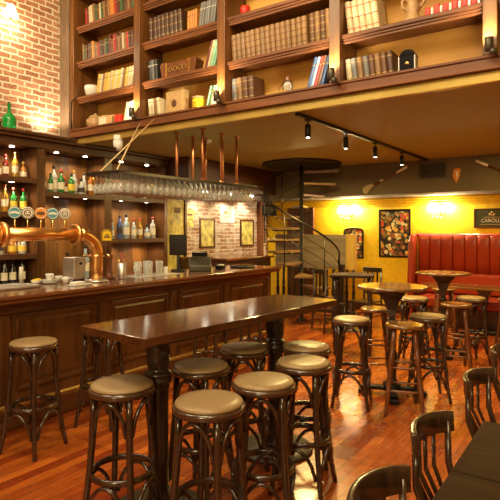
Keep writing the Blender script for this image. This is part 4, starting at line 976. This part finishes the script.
# ------------------------------------------------------------------ tables
t = thing('high_table', 'long polished dark wooden bar-height table on two turned legs', 'table', (-2.10, 2.75, 0), -.08)
obj('tabletop', MB().box(-.285,.285,-.935,.945,1.055,1.098), M['tabletop'], t, bevel=.003)
obj('apron', MB().box(-.20,.20,-.78,.80,1.02,1.054), M['blackwood'], t, bevel=.005)
legp = [(.10,.05),(.085,.07),(.062,.10),(.056,.14),(.060,.16),(.058,.45),(.058,.72),(.064,.73),(.066,.742),(.060,.752),(.076,.762),(.080,.772),(.076,.782),(.062,.790),(.076,.800),(.080,.810),(.074,.820),(.058,.83),(.056,.84),(.064,.86),(.068,.94),(.062,1.0),(.078,1.01),(.078,1.019)]
for y in (-.61, .52):
    lg = obj('leg', MB().lathe(legp, 24, M=TR(0,y,0)), M['blackwood'], t)
    obj('leg_base', MB().lathe([(.27,.001),(.28,.012),(.27,.026),(.22,.028),(.21,.036),(.17,.038),(.16,.046),(.11,.0495)], 36, M=TR(0,y,0)), M['iron'], lg)
def round_table(name, label, loc, r=.345, h=1.085, topm='gold_top'):
    t = thing(name, label, 'table', loc)
    obj('tabletop', MB().lathe([(r-.02,h-.032),(r-.004,h-.028),(r,h-.014),(r-.004,h-.002),(r-.015,h)], 44), M[topm], t)
    b = MB().lathe([(.04,h-.33),(.05,h-.30),(.065,h-.24),(.11,h-.14),(.20,h-.05),(.21,h-.033)], 4, M=TR(rz=PI/4+.3), smooth=False)
    obj('bracket', b, M['blackwood'], t, bevel=.004)
    obj('pedestal', MB().lathe([(.07,.115),(.055,.13),(.04,.17),(.05,.30),(.055,.40),(.035,.46),(.045,.475),(.045,.50),(.034,.52),(.04,h-.37),(.05,h-.36),(.05,h-.345),(.038,h-.331)], 20), M['blackwood'], t)
    for k in range(4):
        a = .4+k*PI/2
        b = MB().box(.05,.30,-.04,.04,.045,.085, M=TR(rz=a)).box(.2,.33,-.045,.045,.002,.045, M=TR(rz=a)); obj('foot', b, M['black'], t, bevel=.01)
    obj('foot_hub', MB().lathe([(.09,.046),(.09,.114)], 16), M['black'], t)
    return t
round_table('round_high_table', 'nearer round bar-height table with dark pedestal and gleaming top', (-1.79,5.03,0))
round_table('round_high_table', 'farther round bar-height table with brown top before the red bench', (-1.81,7.02,0))
t = thing('bench_table', 'long low dark table standing in front of the red bench', 'table', (-1.55, 8.72, 0))
obj('tabletop', MB().box(-1.02,1.3,-.28,.30,.72,.752), M['gold_top'], t, bevel=.006)
for x in (-.06, 1.0):
    lg = obj('pedestal', MB().lathe([(.06,.06),(.035,.1),(.04,.3),(.03,.42),(.045,.5),(.11,.64),(.17,.719)], 4, M=TR(x,0,0,rz=PI/4), smooth=False), M['blackwood'], t, bevel=.004)
    obj('pedestal_foot', MB().box(x-.25,x+.25,-.04,.04,.002,.059).box(x-.04,x+.04,-.25,-.041,.002,.059).box(x-.04,x+.04,.041,.25,.002,.059), M['black'], lg, bevel=.008)
# tall black table behind the stair newel
t = thing('tall_side_table', 'tall black table with turned legs right of the spiral stair', 'table', (-2.83, 6.45, 0), .35)
obj('tabletop', MB().box(-.28,.28,-.26,.26,1.02,1.05), M['darktop'], t, bevel=.006)
tl = [(.02,.001),(.024,.05),(.03,.15),(.022,.2),(.034,.24),(.022,.28),(.03,.5),(.022,.62),(.034,.66),(.022,.7),(.032,.85),(.024,1.019)]
for sx in (-1,1):
    for sy in (-1,1): obj('leg', MB().lathe(tl, 12, M=TR(sx*.22,sy*.2,0)), M['blackwood'], t)
obj('shelf', MB().box(-.19,.19,-.17,.17,.30,.32), M['blackwood'], t, bevel=.004)

# low dark tables bottom right
def low_table(label, y0, y1):
    t = thing('square_table', label, 'table', (-.17, (y0+y1)/2, 0))
    h = (y1-y0)/2
    obj('tabletop', MB().box(-.315,.315,-h+.003,h-.003,.715,.75), M['darktop'], t, bevel=.004)
    obj('pedestal', MB().lathe([(.05,.05),(.032,.09),(.032,.66),(.09,.70),(.12,.714)], 16), M['blackwood'], t)
    obj('base', MB().box(-.24,.24,-.035,.035,.002,.05).box(-.035,.035,-.24,-.0355,.002,.05).box(-.035,.035,.0355,.24,.002,.05), M['black'], t, bevel=.01)
low_table('dark square table at the bottom right corner, nearest', 1.38, 1.99)
low_table('dark square table pushed against the nearest one, farther', 1.99, 2.60)
low_table('dark square table just cut by the right edge', 3.02, 3.63)

def cafe_chair(label, loc, rz):
    t = thing('cafe_chair', label, 'chair', (0,0,0), 0, 'bentwood cafe chairs at the dark tables')
    # faces +x, back at x = -0.2
    obj('seat', MB().lathe([(.17,.430),(.195,.436),(.20,.45),(.195,.462),(.15,.466),(.001,.462)], 28), M['bentrim'], t)
    R = .30; n = 15; am = .66
    # curved rail as a bent board
    vs = []; fs = []
    for i in range(n):
        a = PI-am+2*am*i/(n-1)
        ztop = .838+.010*math.cos((i/(n-1)-.5)*PI); zb = .752
        for r, z in ((R-.010, zb),(R+.012, zb),(R+.016, ztop),(R-.006, ztop+.004)):
            vs.append((.037+r*math.cos(a), r*math.sin(a), z))
    for i in range(n-1):
        for k in range(4): fs.append((i*4+k, i*4+(k+1)%4, (i+1)*4+(k+1)%4, (i+1)*4+k))
    fs.append((3,2,1,0)); fs.append(tuple((n-1)*4+k for k in range(4)))
    obj('back_rail', MB().add(vs, fs, 0, True), M['bent'], t, bevel=.004)
    for s in (-1,1):
        a = PI-s*.56
        tx, ty = .037+R*math.cos(a), R*math.sin(a)
        obj('rear_leg', MB().tube([(tx,ty,.80),(tx+.005,ty,.62),(-.15,s*.135,.44),(-.19,s*.155,.2),(-.24,s*.17,.001)], [.012,.014,.016,.015,.013], 8, flat=(1.15,.9)), M['bent'], t)
        obj('front_leg', MB().tube([(.14,s*.13,.431),(.15,s*.145,.2),(.165,s*.155,.001)], [.016,.015,.012], 8), M['bent'], t)
    for q in (-.30, -.1, .1, .30):
        a = PI+q; tx, ty = .037+R*math.cos(a), R*math.sin(a)
        obj('back_slat', MB().tube([(tx,ty,.76),(tx+.004,ty*.95,.62),(-.165,ty*.75,.455)], .017, 8, flat=(.35,1)), M['bent'], t)
    obj('leg_ring', MB().tube([(.155*math.cos(2*PI*i/24)-.01,.145*math.sin(2*PI*i/24),.26) for i in range(24)], .009, 7, True), M['bent'], t)
    t.location = loc; t.rotation_euler = (0,0,rz); return t
c0 = cafe_chair('dark bentwood cafe chair, nearest at the bottom edge', (-.385,1.535,0), -.14)
dup(c0, (-.397,2.172,0), -.14, 'dark bentwood cafe chair, second from the bottom at the dark tables')
dup(c0, (-.39,3.05,0), -.14, 'dark bentwood cafe chair, third along the dark tables')
dup(c0, (-.39,3.82,0), -.1, 'dark bentwood cafe chair at right edge, farthest of the row')

def ladder_chair(label, loc, rz):
    t = thing('dining_chair', label, 'chair', (0,0,0), 0, 'black slat-back chairs near the stair')
    obj('seat', MB().box(-.2,.2,-.2,.2,.44,.465), M['blackwood'], t, bevel=.012)
    for s in (-1,1):
        obj('leg', MB().tube([(s*.18,.18,1.0),(s*.18,.18,.46),(s*.19,.22,.001)], [.017,.019,.016], 8), M['blackwood'], t)
        obj('leg', MB().tube([(s*.17,-.17,.439),(s*.18,-.18,.001)], [.018,.015], 8), M['blackwood'], t)
        obj('stretcher', MB().tube([(s*.175,-.172,.22),(s*.182,.20,.22)], .009, 8), M['blackwood'], t)
    obj('top_rail', MB().box(-.20,.20,.165,.19,.93,1.01), M['blackwood'], t, bevel=.01)
    obj('lower_rail', MB().box(-.16,.16,.17,.188,.56,.60), M['blackwood'], t, bevel=.005)
    for x in (-.1,0,.1): obj('back_slat', MB().box(x-.014,x+.014,.172,.186,.601,.929), M['blackwood'], t)
    t.location = loc; t.rotation_euler = (0,0,rz); return t
k0 = ladder_chair('black slat-back chair below the collage poster', (-3.35,8.15,0), -.3)
dup(k0, (-3.75,7.6,0), 2.6, 'black slat-back chair between the stair and the poster')

# ------------------------------------------------------------------ spindle partition
t = thing('spindle_screen', 'waist-high screen of grey boards on black turned spindles behind the stair', 'screen', (-4.75, 8.95, 0))
b = MB()
for k in range(4): b.box(-.87,.70,-.02,.02,.90+k*.164,.90+k*.164+.161)
obj('board_panel', b, M['greywood'], t, bevel=.004)
obj('end_post', MB().box(.702,.88,-.06,.06,.90,1.56), M['yelboard'], t, bevel=.006)
obj('bottom_rail', MB().box(-.87,.88,-.05,.05,.06,.12), M['blackwood'], t, bevel=.006)
sp = [(.02,0),(.032,.03),(.02,.06),(.028,.2),(.036,.34),(.022,.42),(.032,.46),(.022,.5),(.026,.7),(.03,.74),(.02,.775)]
for k in range(13): obj('spindle', MB().lathe(sp, 10, M=TR(-.82+k*.138,0,.1215)), M['blackwood'], t)
b = MB()
for x in (-.85,0,.86): b.box(x-.03,x+.03,-.03,.03,.002,.059)
obj('foot', b, M['blackwood'], t)

# ------------------------------------------------------------------ spiral stair
SX, SY = -4.6, 8.2
t = thing('spiral_staircase', 'black steel spiral staircase with dark wooden treads rising to the ceiling', 'staircase', (SX, SY, 0))
obj('pole', MB().lathe([(.09,.001),(.09,.012),(.035,.02),(.035,ZM-.05)], 20), M['steelblk'], t)
obj('top_disc', MB().lathe([(.70,ZM-.045),(.715,ZM-.04),(.715,ZM-.004),(.70,ZM-.003)], 48), M['steelblk'], t)
E0 = math.radians(35)
def ang(z): return E0 - (z-.2)/.61*PI/2
for k in range(13):
    z = .2+.205*k; a = ang(z); z += .03; hw = math.radians(15)
    out = [(.05*math.cos(a-.6), .05*math.sin(a-.6)), (.66*math.cos(a-hw), .66*math.sin(a-hw)), (.675*math.cos(a), .675*math.sin(a)), (.66*math.cos(a+hw), .66*math.sin(a+hw)), (.05*math.cos(a+.6), .05*math.sin(a+.6))]
    tr_ = obj('tread', MB().prism(out, z-.02, z+.02), M['tread'], t, bevel=.004)
    obj('tread_bracket', MB().tube([(.045*math.cos(a), .045*math.sin(a), z-.04), (.6*math.cos(a), .6*math.sin(a), z-.032)], .012, 6), M['steelblk'], tr_)
def helix(z0, z1, dz, r, n=60):
    return [(r*math.cos(ang(z0+(z1-z0)*i/n)), r*math.sin(ang(z0+(z1-z0)*i/n)), z0+(z1-z0)*i/n+dz) for i in range(n+1)]
hr = helix(.2, 1.86, .92, .68)
hr = [(hr[0][0]+.02, hr[0][1]+.0, .0+.62)] + hr
obj('handrail', MB().tube(hr, .018, 8), M['steelblk'], t)
for q in (.3,.5,.7): obj('rail_wire', MB().tube(helix(.2, 2.05, q, .675), .006, 5), M['steelblk'], t)
for k in range(0, 9, 2):
    z = .2+.205*k; a = ang(z); obj('baluster', MB().tube([(.67*math.cos(a), .67*math.sin(a), z-.03), (.68*math.cos(a), .68*math.sin(a), z+.92)], .011, 8), M['steelblk'], t)
obj('newel_post', MB().box(.62,.69,.30,.37,.001,1.02), M['blackwood'], t, bevel=.006)
